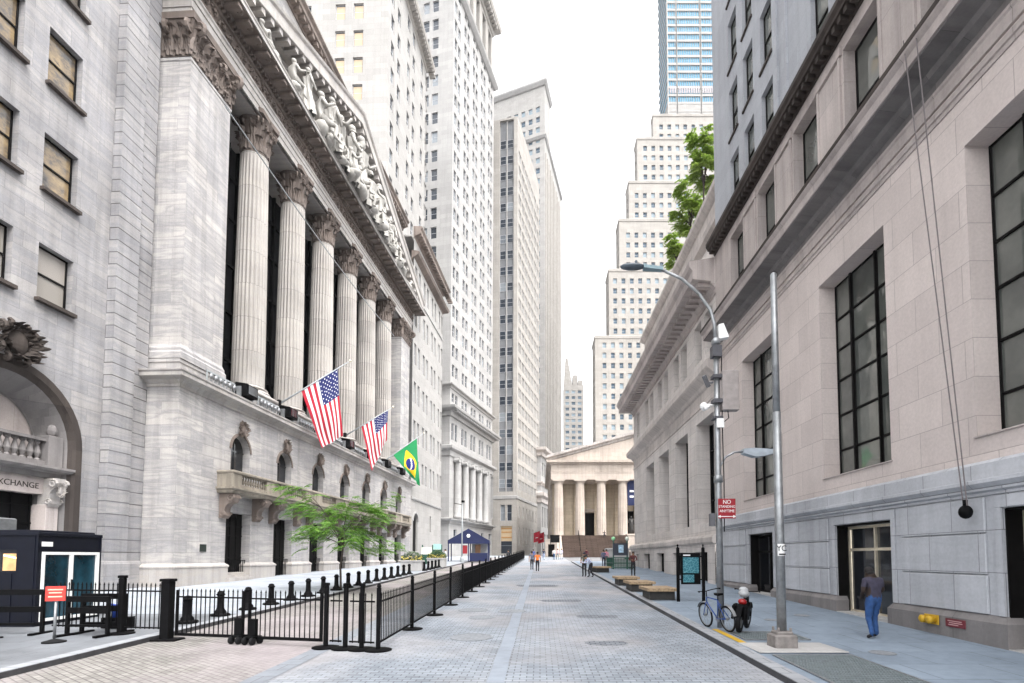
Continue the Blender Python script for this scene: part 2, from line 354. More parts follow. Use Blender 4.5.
def walk(name,xa,xb,ys,mat,y_end):
    b=MB()
    for a,c in zip(ys,ys[1:]):
        b.hexa([(xa,a,gz(a)-.25),(xb,a,gz(a)-.25),(xb,c,gz(c)-.25),(xa,c,gz(c)-.25)],[(xa,a,gz(a)),(xb,a,gz(a)),(xb,c,gz(c)),(xa,c,gz(c))])
    return tag(b.build(name,mat),kind='structure')
walk('sidewalk_right',4.5,11.5,[-12,20,70],m_walk,70)
walk('sidewalk_left',-23,-9.8,[17,40,96],m_walk_w,96)
walk('sidewalk_near',-23,-9.8,[-12,17],m_walk_d,17)
def kerb(name,xa,xb,y0,y1,facex):
    b=MB(); b.hexa([(xa,y0,gz(y0)-.2),(xb,y0,gz(y0)-.2),(xb,y1,gz(y1)-.2),(xa,y1,gz(y1)-.2)],[(xa,y0,gz(y0)+.004),(xb,y0,gz(y0)+.004),(xb,y1,gz(y1)+.004),(xa,y1,gz(y1)+.004)])
    b.mi=1; f0,f1=(facex-.012,facex+.012)
    b.hexa([(f0,y0,gz(y0)-.2),(f1,y0,gz(y0)-.2),(f1,y1,gz(y1)-.2),(f0,y1,gz(y1)-.2)],[(f0,y0,gz(y0)-.008),(f1,y0,gz(y0)-.008),(f1,y1,gz(y1)-.008),(f0,y1,gz(y1)-.008)])
    return tag(b.build(name,[m_kerb,m_kerbface]),kind='structure')
kerb('kerb_right',4.2,4.5,-12,70,4.2); kerb('kerb_left',-9.8,-9.5,-12,96,-9.5)

# ------------------------------------------------------------------ shared ornament
def leaf(b,o,t,n,h,w,curl,seg=4):
    # acanthus leaf: root o, tangent t, outward n; grows up and curls outwards, ribbed and lobed
    o,t,n=Vector(o),Vector(t),Vector(n); up=Vector((0,0,1)); rows=[]
    for i in range(seg+1):
        a=i/seg; ww=w*(.75+.35*math.sin(a*PI*2.6+.4))*(1 if a<.8 else .62)
        out=curl*(a**2.6)+.02*h; z=h*(a if a<.85 else .85-.55*(a-.85))
        c=o+up*z+n*out
        rows.append([b.V(c-t*ww*.5-n*.03*h),b.V(c-t*ww*.22+n*.05*h),b.V(c-n*.01*h),b.V(c+t*ww*.22+n*.05*h),b.V(c+t*ww*.5-n*.03*h)])
    for r0,r1 in zip(rows,rows[1:]):
        for k in range(4): b.F(r0[k],r0[k+1],r1[k+1],r1[k])
def volute(b,c,t,n,r,w):
    # spiral scroll: centre c, axis t, rolling in the plane (n,z)
    c,t,n=Vector(c),Vector(t),Vector(n); up=Vector((0,0,1)); A=[];B=[]
    for k in range(15):
        a=PI*.6-k*.62; rr=r*(1-.055*k); p=c+n*rr*math.cos(a)+up*rr*math.sin(a)
        A.append(p)
    b.tube(A,[w*.5*(1-.03*k) for k in range(15)],5)
    b.blob(c,(r*.4,r*.4,r*.4),6,4)
def corinthian(R,h):
    b=MB(); b.lathe([(R*.9,0),(R*.97,.04*h),(R*.9,.08*h),(R*.88,.5*h),(R*1.0,.8*h),(R*1.2,.9*h)],20)
    for k in range(8):
        a=2*PI*k/8; n=Vector((math.cos(a),math.sin(a),0)); t=Vector((-n.y,n.x,0))
        leaf(b,n*R*.92+Vector((0,0,.08*h)),t,n,.40*h,R*.72,R*.34)
        a+=PI/8; n=Vector((math.cos(a),math.sin(a),0)); t=Vector((-n.y,n.x,0))
        leaf(b,n*R*.88+Vector((0,0,.12*h)),t,n,.62*h,R*.66,R*.42)
    for k in range(4):
        a=PI/4+PI/2*k; n=Vector((math.cos(a),math.sin(a),0)); t=Vector((-n.y,n.x,0))
        for s in (-1,1): volute(b,n*R*1.26+t*s*R*.16+Vector((0,0,.76*h)),t,n,R*.26,R*.16)
        a+=PI/4; n=Vector((math.cos(a),math.sin(a),0)); t=Vector((-n.y,n.x,0))
        for s in (-1,1): volute(b,n*R*1.0+t*s*R*.3+Vector((0,0,.74*h)),t,n,R*.17,R*.12)
        b.blob(n*R*1.13+Vector((0,0,.95*h)),(R*.16,R*.16,R*.15),6,4)
    pts=[]
    for k in range(4):
        a=PI/4+PI/2*k; n=Vector((math.cos(a),math.sin(a))); t=Vector((-n.y,n.x)); pts+= [n*R*1.62-t*R*.14,n*R*1.62+t*R*.14]
        for q in (.2,.5,.8):
            n2=Vector((math.cos(a+q*PI/2),math.sin(a+q*PI/2))); pts.append(n2*R*(1.36 if q!=.5 else 1.16))
    b.extrude(pts,lambda p:(p.x,p.y,.9*h),lambda p:(p.x*1.03,p.y*1.03,h))
    return b
def fluted(R,z0,z1,n=24):
    b=MB(); rows=[]; H=z1-z0
    for i in range(13):
        a=i/12; R2=R*(1-.14*a**1.7); row=[]
        for k in range(n):
            for q,f in ((0,1),(.18,1),(.4,.925),(.59,.90),(.78,.925)):
                t=2*PI*(k+q)/n; ff=f if 0<i<12 else 1.0; row.append(b.V((R2*ff*math.cos(t),R2*ff*math.sin(t),z0+H*a)))
        rows.append(row)
    for r0,r1 in zip(rows,rows[1:]):
        m=len(r0)
        for k in range(m): b.F(r0[k],r0[(k+1)%m],r1[(k+1)%m],r1[k])
    return b
def column_base(R,h):
    b=MB(); b.box(-R*1.36,R*1.36,-R*1.36,R*1.36,0,h*.3)
    b.lathe([(R*1.32,h*.3),(R*1.38,h*.42),(R*1.32,h*.54),(R*1.12,h*.58),(R*1.10,h*.7),(R*1.2,h*.75),(R*1.22,h*.83),(R*1.1,h*.92),(R*1.02,h)],28)
    return b
def console(b,u,w,y0,z1,h,d):
    # scrolled bracket under a balcony: top z1, height h, projecting d from the wall at y0 (outward is -y)
    prof=[(0,z1),(d,z1),(d*1.02,z1-.18*h),(d*.92,z1-.36*h),(d*.62,z1-.42*h),(d*.42,z1-.55*h),(d*.36,z1-.75*h),(d*.40,z1-.9*h),(d*.25,z1-h),(0,z1-h)]
    b.extrude(prof,lambda p:(u-w/2,y0-p[0],p[1]),lambda p:(u+w/2,y0-p[0],p[1]))
    for s in (-1,1):
        for (cx,cz,r) in ((d*.78,z1-.2*h,.17*h),(d*.27,z1-.84*h,.12*h)):
            pts=[(u+s*w*.53,y0-(cx+r*(1-.06*k)*math.cos(k*.7)),cz+r*(1-.06*k)*math.sin(k*.7)) for k in range(13)]
            b.tube(pts,r*.22,5)
    b.lathe([(.01,-w*.6),(.15*h,-w*.6),(.15*h,w*.6),(.01,w*.6)],10,(0,0,0)) if False else None
def baluster_row(b,u0,u1,y,z0,z1,step,r=.07,n=8):
    k=max(1,int((u1-u0)/step)); H=z1-z0
    for i in range(k):
        u=u0+(i+.5)*(u1-u0)/k
        b.lathe([(r*1.1,0),(r*1.1,.08*H),(r*.55,.14*H),(r*1.25,.38*H),(r*.9,.6*H),(r*.5,.82*H),(r*1.05,.9*H),(r*1.05,H)],n,(u,y,z0),cap=False)
def cartouche(b,u,y,z,w,h,seed=1):
    # carved shield with scrolls and acanthus foliage, standing proud of the wall (outward is -y)
    R=random.Random(seed); P=Vector((u,y,z))
    b.blob((u,y-.08*w,z),(w*.19,w*.10,h*.30),14,9); b.tube([(u+w*.22*math.cos(t),y-.1*w,z+h*.33*math.sin(t)) for t in [2*PI*k/16 for k in range(17)]],w*.035,6)
    for s in (-1,1):
        for (a,c,r) in ((.26,.26,.10),(.30,-.22,.11),(.14,.40,.07),(.16,-.40,.08)): volute(b,(u+s*a*w,y-.1*w,z+c*h),(s,0,0),(0,-1,0),r*w,.07*w)
    for k in range(70):
        t=2*PI*(k+R.uniform(-.3,.3))/70; rr=R.uniform(.45,1.0); d=Vector((math.cos(t),0,math.sin(t)))
        o=P+Vector((d.x*w*.40*rr,-.04*w,d.z*h*.40*rr)); tan=Vector((-d.z,0,d.x)); M=Matrix.Rotation(0,3,'X')
        L=R.uniform(.08,.15)*h; W_=R.uniform(.06,.10)*w; n=Vector((0,-1,0)); rows=[]
        for i in range(5):
            q=i/4; c=o+d*L*q*(1-.25*q)+n*(.14*w*q*q+R.uniform(.03,.06)*w); ww=W_*(.5+.6*math.sin(PI*min(1,q*.9+.12)))
            rows.append([b.V(c-tan*ww*.5),b.V(c+n*.04*w),b.V(c+tan*ww*.5)])
        for r0,r1 in zip(rows,rows[1:]):
            for j in range(2): b.F(r0[j],r0[j+1],r1[j+1],r1[j])
    for k in range(14): b.blob((u+R.uniform(-.4,.4)*w,y-R.uniform(.05,.2)*w,z+R.uniform(-.42,.42)*h),(R.uniform(.02,.045)*w,)*3,6,4)

# ------------------------------------------------------------------ windows
WIN={}
def window_parts(kind,w,h,mats):
    key=(kind,round(w,3),round(h,3),mats[0].name,mats[1].name)
    if key in WIN: return WIN[key]
    f=MB(); p=MB(); sill=None; t=.07
    if kind=='sash':           # double hung: outer frame, meeting rail
        t=min(.08,w*.08)
        for a,b_,c,d in ((0,t,0,h),(w-t,w,0,h),(t,w-t,0,t),(t,w-t,h-t,h),(t,w-t,h*.5-t*.5,h*.5+t*.5)): f.box(a,b_,-.04,.05,c,d)
        p.quad((t,.012,t),(w-t,.012,t),(w-t,.012,h*.5-t*.5),(t,.012,h*.5-t*.5)); p.quad((t,-.012,h*.5+t*.5),(w-t,-.012,h*.5+t*.5),(w-t,-.012,h-t),(t,-.012,h-t))
    elif kind=='plain':
        t=min(.06,w*.08)
        for a,b_,c,d in ((0,t,0,h),(w-t,w,0,h),(t,w-t,0,t),(t,w-t,h-t,h),(t,w-t,h*.5-t*.4,h*.5+t*.4)): f.box(a,b_,-.03,.04,c,d)
        p.quad((t,.0,t),(w-t,.0,t),(w-t,.0,h-t),(t,.0,h-t))
    elif kind=='steel':        # large steel casement, 3 lights wide, unequal rows
        xs=[0,w*.27,w*.64,w]; zs=[0,.14,.32,.5,.66,.82,1.0]
        for x in xs: f.box(max(0,x-.034),min(w,x+.034),-.05,.06,0,h)
        f.box(w*.27-.05,w*.27+.05,-.09,-.055,0,h); f.box(w*.64-.03,w*.64+.03,-.09,-.055,0,h)
        for z in zs:
            for a,b_ in zip(xs,xs[1:]): f.box(a+.046,b_-.046,-.04,.05,max(0,z*h-.032),min(h,z*h+.032))
        for a,b_ in zip(xs,xs[1:]):
            for c,d in zip(zs,zs[1:]): p.quad((a+.04,.01,c*h+.03),(b_-.04,.01,c*h+.03),(b_-.04,.01,d*h-.03),(a+.04,.01,d*h-.03))
    fm=bpy.data.meshes.new('window'); fm.from_pydata(f.v,[],f.f); finish(fm,mats[0])
    pm=bpy.data.meshes.new('pane'); pm.from_pydata(p.v,[],p.f); finish(pm,mats[1])
    WIN[key]=(fm,pm,f,p); return WIN[key]
def link(name,me,parent,loc,rz=0):
    o=bpy.data.objects.new(name,me); COL.objects.link(o); o.parent=parent; o.location=loc; o.rotation_euler.z=rz; return o
def put_window(parent,kind,p,rz,w,h,mats,blank=None):
    fm,pm,_,_=window_parts(kind,w,h,mats); o=link('window',fm,parent,p,rz); link('pane',pm,o,(0,0,0)); return o
def window_single(kind,w,h,mats):
    key=('one',kind,round(w,3),round(h,3),mats[1].name)
    if key not in WIN:
        _,_,f,p=window_parts(kind,w,h,mats); me=bpy.data.meshes.new('window'); n=len(f.v)
        me.from_pydata(f.v+p.v,[],f.f+[tuple(i+n for i in q) for q in p.f]); finish(me,list(mats),[0]*len(f.f)+[1]*len(p.f)); WIN[key]=me
    return WIN[key]
def put_windows(parent,specs,mats,kind='plain',limit=96,panes=True):
    # specs: (point, angle, w, h) in the building's frame; the largest in view are parts, the rest one mass
    M=Matrix.Translation(parent.location)@Matrix.Rotation(parent.rotation_euler.z,4,'Z'); eye=Vector((0,0,2.25))
    specs=sorted(specs,key=lambda s:-(s[2]*s[3])/((M@Vector(s[0]))-eye).length_squared)
    for s in specs[:limit]:
        if panes:
            fm,pm,_,_=window_parts(kind,s[2],s[3],mats); o=link('window',fm,parent,s[0],s[1]); link('pane',pm,o,(0,0,0))
        else: link('window',window_single(kind,s[2],s[3],mats),parent,s[0],s[1])
    if specs[limit:]:
        b=MB(); q=MB()
        for s in specs[limit:]:
            _,_,f,p=window_parts(kind,s[2],s[3],mats); T=Matrix.Translation(Vector(s[0]))@Matrix.Rotation(s[1],4,'Z')
            for src,mi in ((f,0),(p,1)):
                base=len(b.v); b.v+= [tuple(T@Vector(v)) for v in src.v]; b.f+= [tuple(i+base for i in fc) for fc in src.f]; b.m+= [mi]*len(src.f)
        o=b.build('window_mass',[mats[0],mats[1]],parent); o['kind']='stuff'
def textmesh(name,s,size,mat,parent,loc,rot,depth=.004,align='CENTER',sx=1):
    cu=bpy.data.curves.new(name,'FONT'); cu.body=s; cu.size=size; cu.extrude=depth; cu.align_x=align; cu.align_y='CENTER'; cu.space_line=.9
    o=bpy.data.objects.new(name,cu); COL.objects.link(o)
    dg=bpy.context.evaluated_depsgraph_get(); me=bpy.data.meshes.new_from_object(o.evaluated_get(dg)); bpy.data.objects.remove(o)
    me.materials.clear(); me.materials.append(mat); q=bpy.data.objects.new(name,me); COL.objects.link(q); q.parent=parent; q.location=loc; q.rotation_euler=rot; q.scale.x=sx
    return q
# ------------------------------------------------------------------ figures
def lerp(a,b,t): return tuple(x+(y-x)*t for x,y in zip(a,b))
STAND=dict(pel=(0,0,.95),sp=(0,-.01,1.13),ch=(0,0,1.32),nk=(0,.0,1.47),hd=(0,.025,1.60),tp=(0,.015,1.70),
  ls=(-.19,0,1.41),le=(-.25,-.03,1.13),lw=(-.25,.06,.88),rs=(.19,0,1.41),re=(.25,-.03,1.13),rw=(.25,.06,.88),
  lh=(-.09,0,.90),lk=(-.10,.03,.50),la=(-.10,-.02,.09),lt=(-.11,.14,.035),rh=(.09,0,.90),rk=(.10,.03,.50),ra=(.10,-.02,.09),rt=(.11,.14,.035))
RAD=dict(pel=(.15,.115),sp=(.135,.10),ch=(.165,.115),nk=(.055,.06),hd=(.082,.10),tp=(.06,.075),ls=(.065,.065),rs=(.065,.065),le=(.047,.047),re=(.047,.047),
  lw=(.032,.034),rw=(.032,.034),lh=(.10,.10),rh=(.10,.10),lk=(.064,.064),rk=(.064,.064),la=(.045,.05),ra=(.045,.05),lt=(.04,.03),rt=(.04,.03))
EDG=[('pel','sp'),('sp','ch'),('ch','nk'),('nk','hd'),('hd','tp'),('ch','ls'),('ls','le'),('le','lw'),('ch','rs'),('rs','re'),('re','rw'),('pel','lh'),('lh','lk'),('lk','la'),('la','lt'),('pel','rh'),('rh','rk'),('rk','ra'),('ra','rt')]
def skin_mesh(name,J,scale=1,fat=1.0,sub=1):
    ks=list(J); ix={k:i for i,k in enumerate(ks)}
    me=bpy.data.meshes.new(name); me.from_pydata([tuple(c*scale for c in J[k]) for k in ks],[(ix[a],ix[b]) for a,b in EDG],[])
    o=bpy.data.objects.new(name,me); COL.objects.link(o)
    o.modifiers.new('s','SKIN'); o.modifiers['s'].use_smooth_shade=True
    sv=me.skin_vertices[0].data
    for k in ks:
        r=RAD[k]; f=fat if k in('pel','sp','ch','lh','rh') else (1+fat)/2
        sv[ix[k]].radius=(r[0]*scale*f,r[1]*scale*f); sv[ix[k]].use_root=(k=='pel')
    m=o.modifiers.new('b','SUBSURF'); m.levels=sub; m.render_levels=sub
    dg=bpy.context.evaluated_depsgraph_get(); out=bpy.data.meshes.new_from_object(o.evaluated_get(dg))
    bpy.data.objects.remove(o); bpy.data.meshes.remove(me); return out
from mathutils import noise as mnoise
def ruffle(me,amp,freq):      # folds and creases
    for v in me.vertices:
        p=v.co*freq; d=mnoise.noise(Vector((p.x,p.y,p.z*.45))); v.co+=v.normal*d*amp
def seg_d(p,a,b):
    a=Vector(a);b=Vector(b);d=b-a;t=max(0,min(1,(p-a).dot(d)/max(d.length_squared,1e-9))); return (p-(a+d*t)).length,t
CLOTH={}
def cloth(c,var=.25):
    k=tuple(round(x,3) for x in c)
    if k not in CLOTH: CLOTH[k]=plain('clothing_fabric',c,.85,0,var,14,.4)
    return CLOTH[k]
def person(label,loc,rz,pose=None,shirt=(.2,.2,.25),pants=(.05,.06,.1),skin=(.30,.17,.11),hair=(.02,.015,.012),shoes=(.02,.02,.02),sleeve=.55,height=1.75,fat=1.0,group=None,hat=None,long_sleeve=False,sub=2):
    J=dict(STAND); J.update(pose or {}); sc=height/1.75
    root=thing('person',label,'person',loc,rz,group)
    me=skin_mesh('body',J,sc,fat,sub); hz_=1.45*sc
    for v in me.vertices:
        if v.co.z<J['nk'][2]*sc-.02: v.co+=v.normal*.011*mnoise.noise(Vector((v.co.x*9,v.co.y*9,v.co.z*15)))
    # hands: palm, four fingers of unequal length and a thumb, gently curled
    b=MB()
    for s,wr,el in ((-1,'lw','le'),(1,'rw','re')):
        w=Vector(J[wr])*sc; d=(w-Vector(J[el])*sc).normalized(); side=d.cross(Vector((0,1,0))).normalized() if abs(d.y)<.9 else Vector((1,0,0)); nrm=side.cross(d).normalized()
        b.tube([w-d*.02,w+d*.03,w+d*.085],[.026*sc,.036*sc,.034*sc],8)
        for k,L in enumerate((.062,.072,.068,.052)):
            o=w+d*.08+side*(k-1.5)*.019*sc; b.tube([o,o+d*L*.5+nrm*.006,o+d*L+nrm*.024],[.010*sc,.009*sc,.007*sc],6)
        o=w+d*.03+side*.034*sc; b.tube([o,o+side*.022+d*.03,o+side*.02+d*.06+nrm*.014],[.012*sc,.011*sc,.008*sc],6)
    # face and ears
    hd=Vector(J['hd'])*sc; up=(Vector(J['tp'])-Vector(J['nk'])).normalized(); fw=Vector((0,1,0)); fw=(fw-up*fw.dot(up)).normalized(); rt=fw.cross(up)
    b.tube([hd+fw*.09+up*.02,hd+fw*.118-up*.022,hd+fw*.095-up*.03],[.008,.016,.012],6)
    for s in (-1,1): b.blob(hd+rt*s*.085*sc-up*.005,(.014,.022,.034),6,4)
    n0=len(me.vertices); vs=[v.co.copy() for v in me.vertices]; fs=[tuple(p.vertices) for p in me.polygons]; nf=len(fs)
    vs=[tuple(v) for v in vs]+b.v; fs=fs+[tuple(i+n0 for i in f) for f in b.f]; mi=[]
    for f in fs[:nf]:
        c=sum((Vector(vs[i]) for i in f),Vector())/len(f)
        best=min(((seg_d(c,Vector(J[a])*sc,Vector(J[e])*sc),a,e) for a,e in EDG),key=lambda q:q[0][0]); (dist,t),a,e=best
        k=0
        if e in('hd','tp'): k=2
        elif e=='nk': k=0 if t<.8 else 2
        elif e in('le','re'): k=0 if (long_sleeve or t<sleeve) else 2
        elif e in('lw','rw'): k=0 if long_sleeve and t<.95 else 2
        elif e in('lk','rk','la','ra'): k=1
        elif e in('lh','rh'): k=1
        elif e in('lt','rt'): k=3
        elif e=='sp': k=1 if t<.25 else 0
        mi.append(k)
    mi+= [2]*(len(fs)-nf)
    m2=bpy.data.meshes.new('body'); m2.from_pydata(vs,[],fs); finish(m2,[cloth(shirt),cloth(pants),cloth(skin,.06),cloth(shoes)],mi,True); bpy.data.meshes.remove(me)
    link('body',m2,root,(0,0,0))
    h=MB(); tp=Vector(J['tp'])*sc; c=hd+up*.055*sc-fw*.018*sc
    h.blob(c,(.097*sc,.112*sc,.105*sc),14,9); h.v=[(v[0],v[1],v[2]) for v in h.v]
    h.blob(hd-fw*.05*sc-up*.01,(.082*sc,.066*sc,.075*sc),12,7)
    h.build('hair' if not hat else 'cap',cloth(hair if not hat else hat),root,True)
    f=MB()
    for s in (-1,1): f.blob(hd+fw*.098*sc+rt*s*.033*sc+up*.018*sc,(.013,.008,.008),6,4)
    f.build('eyes',cloth((.03,.025,.02)),root)
    mo=MB(); mo.blob(hd+fw*.095*sc-up*.058*sc,(.024,.009,.007),8,4); mo.build('mouth',cloth((.28,.10,.09)),root)
    return root
def pose(**k): return k
WALK=pose(lk=(-.09,.16,.52),la=(-.09,.20,.10),lt=(-.10,.36,.05),rk=(.09,-.02,.50),ra=(.09,-.26,.15),rt=(.10,-.12,.05),lw=(-.25,-.10,.90),le=(-.25,-.10,1.14),rw=(.26,.22,.94),re=(.26,.04,1.13))

# ------------------------------------------------------------------ the exchange
NX=thing('stock_exchange','white marble temple-fronted exchange with fluted columns, carved pediment and flags','building',(-19.27,27.35,0),math.atan2(.99865,.05185))
BAY=5.15; D0=5.35; NB=7
mb=MB()
doors=[(D0+BAY*k-1.22,D0+BAY*k+1.22,gz(27+D0+BAY*k)-.4,5.0,.6) for k in range(NB)]
arches=[(D0+BAY*k-.95,D0+BAY*k+.95,7.45,9.9,.5) for k in range(NB)]
# openings that share edges in one grid
mb.wall((0,0),(1,0),41.3,0,11.55,doors+arches)
mb.wall((0,2.3),(0,-1),2.3,0,11.55); mb.wall((41.3,0),(0,1),3,0,11.55)
for a in arches:
    mb.arch_fill(a[0],a[1],8.95,9.9,-.002,.5)
mb.build('podium_wall',marble,NX)
# plinth between the doors with moulded cap
edges=[0]+[x for d in doors for x in d[:2]]+[41.3]
for a,c in zip(edges[::2],edges[1::2]):
    pl=MB(); path=[(a,.55),(a,0),(c,0),(c,.55)] if a>0 else [(0,2.3),(0,0),(c,0),(c,.55)]
    pl.sweep(path,[(0,0),(.13,0),(.13,1.62),(.17,1.66),(.17,1.74),(.11,1.80),(.07,1.83),(.0,1.9)]); pl.build('plinth',marble_trim,NX)
def arch_trim(b,c,zs,r,w,out,y=0,n=14):
    for k in range(n):
        a0,a1=PI*k/n,PI*(k+1)/n
        P=lambda a,rr,o:(c-rr*math.cos(a),y-o,zs+rr*math.sin(a))
        b.hexa([P(a0,r,-.02),P(a1,r,-.02),P(a1,r+w,-.02),P(a0,r+w,-.02)],[P(a0,r,out),P(a1,r,out),P(a1,r+w*.92,out*.8),P(a0,r+w*.92,out*.8)])
for k in range(NB):
    u=D0+BAY*k
    dm=MB(); dm.box(u-1.2,u+1.2,.56,.62,0,5.05)
    for x in (-.62,0,.62): dm.box(u+x-.05,u+x+.05,0.5,.548,gz(27+u),4.9)
    for z in (3.6,4.2,2.2): dm.box(u-1.18,u+1.18,0.51,.546,z-.04,z+.04)
    d=dm.build('door',[dark_frame],NX)
    gt=MB(); zt=2.05+.03*k
    for q in range(13): gt.box(u-1.15+q*.19,u-1.12+q*.19,.25,.28,gz(27+u)-.1,max(zt,gz(27+u)+1.1))
    gt.box(u-1.2,u+1.2,.245,.285,max(zt,gz(27+u)+1.1)-.04,max(zt,gz(27+u)+1.1)); gt.build('gate_grille',black_metal,d)
    wm=MB(); wm.box(u-.93,u+.93,.46,.52,7.4,9.95); wm.box(u-.04,u+.04,.4,.458,7.5,9.8); wm.box(u-.93,u+.93,.41,.457,8.9,8.98); wm.build('arched_window',[glass_dark],NX)
    tr=MB(); arch_trim(tr,u,8.95,.95,.16,.07); 
    cartouche(tr,u,-.04,10.32,1.1,1.15,k+3); tr.build('keystone_carving',marble_dirty_shaded,NX)
st=MB(); 
for q in range(3): st.box(D0-1.25,D0+1.25,-.35+q*.25,.5,.3,.98+.16*q)
st.build('door_step',marble_trim,NX)
# cornice and blocking course of the podium
cb=MB(); cb.sweep([(0,2.3),(0,0),(41.3,0),(41.3,3)],[(-.02,11.35),(.06,11.35),(.06,11.5),(.14,11.58),(.22,11.68),(.52,11.78),(.56,11.80),(.56,11.98),(.62,12.06),(.62,12.13),(-.02,12.2)]); cb.build('podium_cornice',marble_trim,NX)
bl=MB(); bl.sweep([(.25,2.6),(.25,.25),(41.0,.25),(41.0,3)],[(0,12.1),(0,12.75),(.06,12.8),(.06,12.95),(0,13.0),(-.02,13.0)],True); bl.box(.27,40.98,.27,6,12.3,12.98)
for k in range(6): bl.box(7.6+5.13*k-1.5,7.6+5.13*k+1.5,-.15,2.6,12.18,13.05)
bl.build('stylobate',marble,NX)
# balcony with balustrade on scrolled brackets
bc=MB(); bc.sweep([(4.22,.1),(4.22,0),(37.2,0),(37.2,.1)],[(0,6.05),(.95,6.05),(1.0,6.12),(1.0,6.22),(1.12,6.3),(1.12,6.4),(0,6.42)])
for k in range(NB):
    u=D0+BAY*k
    for s in (-1,1):
        bc.bbox(u+s*1.75-.45,u+s*1.75+.45,-1.02,-.62,6.38,7.22,.02)
bc.box(3.2,38.1,-.98,-.66,6.40,6.58); bc.build('balcony',balcony_stone,NX)
rl=MB(); rl.sweep([(3.62,0),(3.62,-.62),(37.8,-.62),(37.8,0)],[(0,7.2),(.4,7.2),(.46,7.25),(.46,7.34),(.40,7.4),(0,7.4)]); 
for s in (3.32,38.05): rl.box(s-.1,s+.1,-.6,0,6.4,7.2)
for k in range(NB): baluster_row(rl,D0+BAY*k-1.3,D0+BAY*k+1.3,-.82,6.57,7.2,.24)
for k in range(NB-1): rl.box(D0+BAY*k+2.2,D0+BAY*k+2.95,-.95,-.7,6.5,7.2)
rl.build('balustrade',balcony_stone,NX)
for k in range(NB):
    for s in (-1,1):
        cbk=MB(); console(cbk,D0+BAY*k+s*1.62,.55,0,6.06,1.5,.9); cbk.build('bracket',marble_dirty_shaded,NX)
# antae (end piers) with carved capitals
for (a,c,flag) in ((.35,3.75,0),(37.5,40.9,1)):
    an=MB(); y1=3.2
    an.sweep([(a,y1),(a,.3),(c,.3),(c,y1)],[(.0,13.0),(.16,13.0),(.16,13.35),(.10,13.45),(.10,13.6),(.03,13.75),(0,13.85),(0,30.0),(.05,30.05),(.05,30.2),(0,30.25),(0,32.6),(-.1,32.6),(-.1,13.0)]); p=an.build('corner_pier',marble,NX)
    cp=MB(); cp.sweep([(a,y1),(a,.3),(c,.3),(c,y1)],[(0,30.25),(.06,30.25),(.12,31.6),(.3,32.2),(.36,32.2),(.4,32.55),(0,32.55)])
    L=c-a
    for row,(z,h,of,cu) in enumerate(((30.3,1.05,0,.34),(30.55,1.55,.5,.42))):
        n=6
        for i in range(n+row):
            u=a+(i+.5-.5*row)*L/n; leaf(cp,(u,.22,z),(1,0,0),(0,-1,0),h,L/n*.86,cu)
        for i in range(5): leaf(cp,(a-.08,.4+i*.56+.28*row,z),(0,-1,0),(-1,0,0),h,.5,cu)
        for i in range(5): leaf(cp,(c+.08,.4+i*.56+.28*row,z),(0,1,0),(1,0,0),h,.5,cu)
    for u in (a+.05,c-.05): volute(cp,(u,-.12,31.85),(1,0,0),(0,-1,0),.36,.3)
    for u in (a+L*.35,a+L*.65): volute(cp,(u,.0,31.7),(1,0,0),(0,-1,0),.24,.22)
    for y in (.3,1.6,2.8): volute(cp,(a-.2,y,31.8),(0,1,0),(-1,0,0),.32,.28)
    R=random.Random(5)
    for i in range(30): cp.blob((R.uniform(a,c),.3-R.uniform(.1,.3),R.uniform(30.5,32.1)),(R.uniform(.07,.15),.1,R.uniform(.08,.16)),6,4)
    cp.build('capital',marble_dirty_shaded,p)
# fluted columns
R=1.02; shaft=fluted(R,13.75,30.0); cap=corinthian(R*.9,2.85); bas=column_base(R,.78); first=None
for k in range(6):
    u=7.6+5.13*k
    if k==0:
        co=shaft.build('column',column_stone,NX,False,(u,1.1,0)); cc=cap.build('capital',marble_dirty_shaded,co,False,(0,0,29.95)); cb_=bas.build('base',marble_trim,co,True,(0,0,13.0)); first=(co.data,cc.data,cb_.data)
    else:
        co=link('column',first[0],NX,(u,1.1,0)); link('capital',first[1],co,(0,0,29.95)); link('base',first[2],co,(0,0,13.0))
# dark window wall behind the columns
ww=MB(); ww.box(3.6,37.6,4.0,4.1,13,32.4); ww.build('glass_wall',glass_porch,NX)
mu=MB()
for i in range(29): 
    u=3.9+i*1.2; w=.16 if i%4==0 else .06; mu.box(u-w,u+w,3.72,3.98,13,32.4)
for z in (16.5,20,23.5,27,30): mu.box(3.6,37.6,3.8,3.96,z-.1,z+.1)
mu.build('mullion_grid',black_metal,NX)
# entablature
en=MB(); path=[(.1,3.2),(.1,.2),(41.15,.2),(41.15,3.2)]
en.sweep(path,[(-.1,32.5),(0,32.5),(0,32.9),(.06,32.92),(.06,33.35),(.12,33.37),(.12,33.62),(.2,33.7),(.2,33.8),(0,33.84),(-.1,33.84)])
en.box(.3,41,.5,4.6,32.45,33.8); en.build('architrave',marble_trim,NX)
fr=MB(); fr.sweep(path,[(-.1,33.8),(.03,33.8),(.03,34.82),(.16,34.86),(.2,34.95),(-.1,34.95)])
R=random.Random(2)
for i in range(250):   # carved foliage running along the frieze
    u=.3+i*.163; fr.blob((u,.15-R.uniform(.0,.12),34.0+R.uniform(0,.7)),(R.uniform(.06,.12),.09,R.uniform(.07,.14)),6,4)
for i in range(30):
    u=.8+i*1.38
    for q in (-1,1): volute(fr,(u+q*.34,.08,34.35),(q,0,0),(0,-1,0),.17,.09)
fr.build('frieze',marble_dirty_shaded,NX)
dt=MB(); dt.sweep(path,[(-.1,34.95),(.22,34.96),(.22,35.2),(-.1,35.2)])
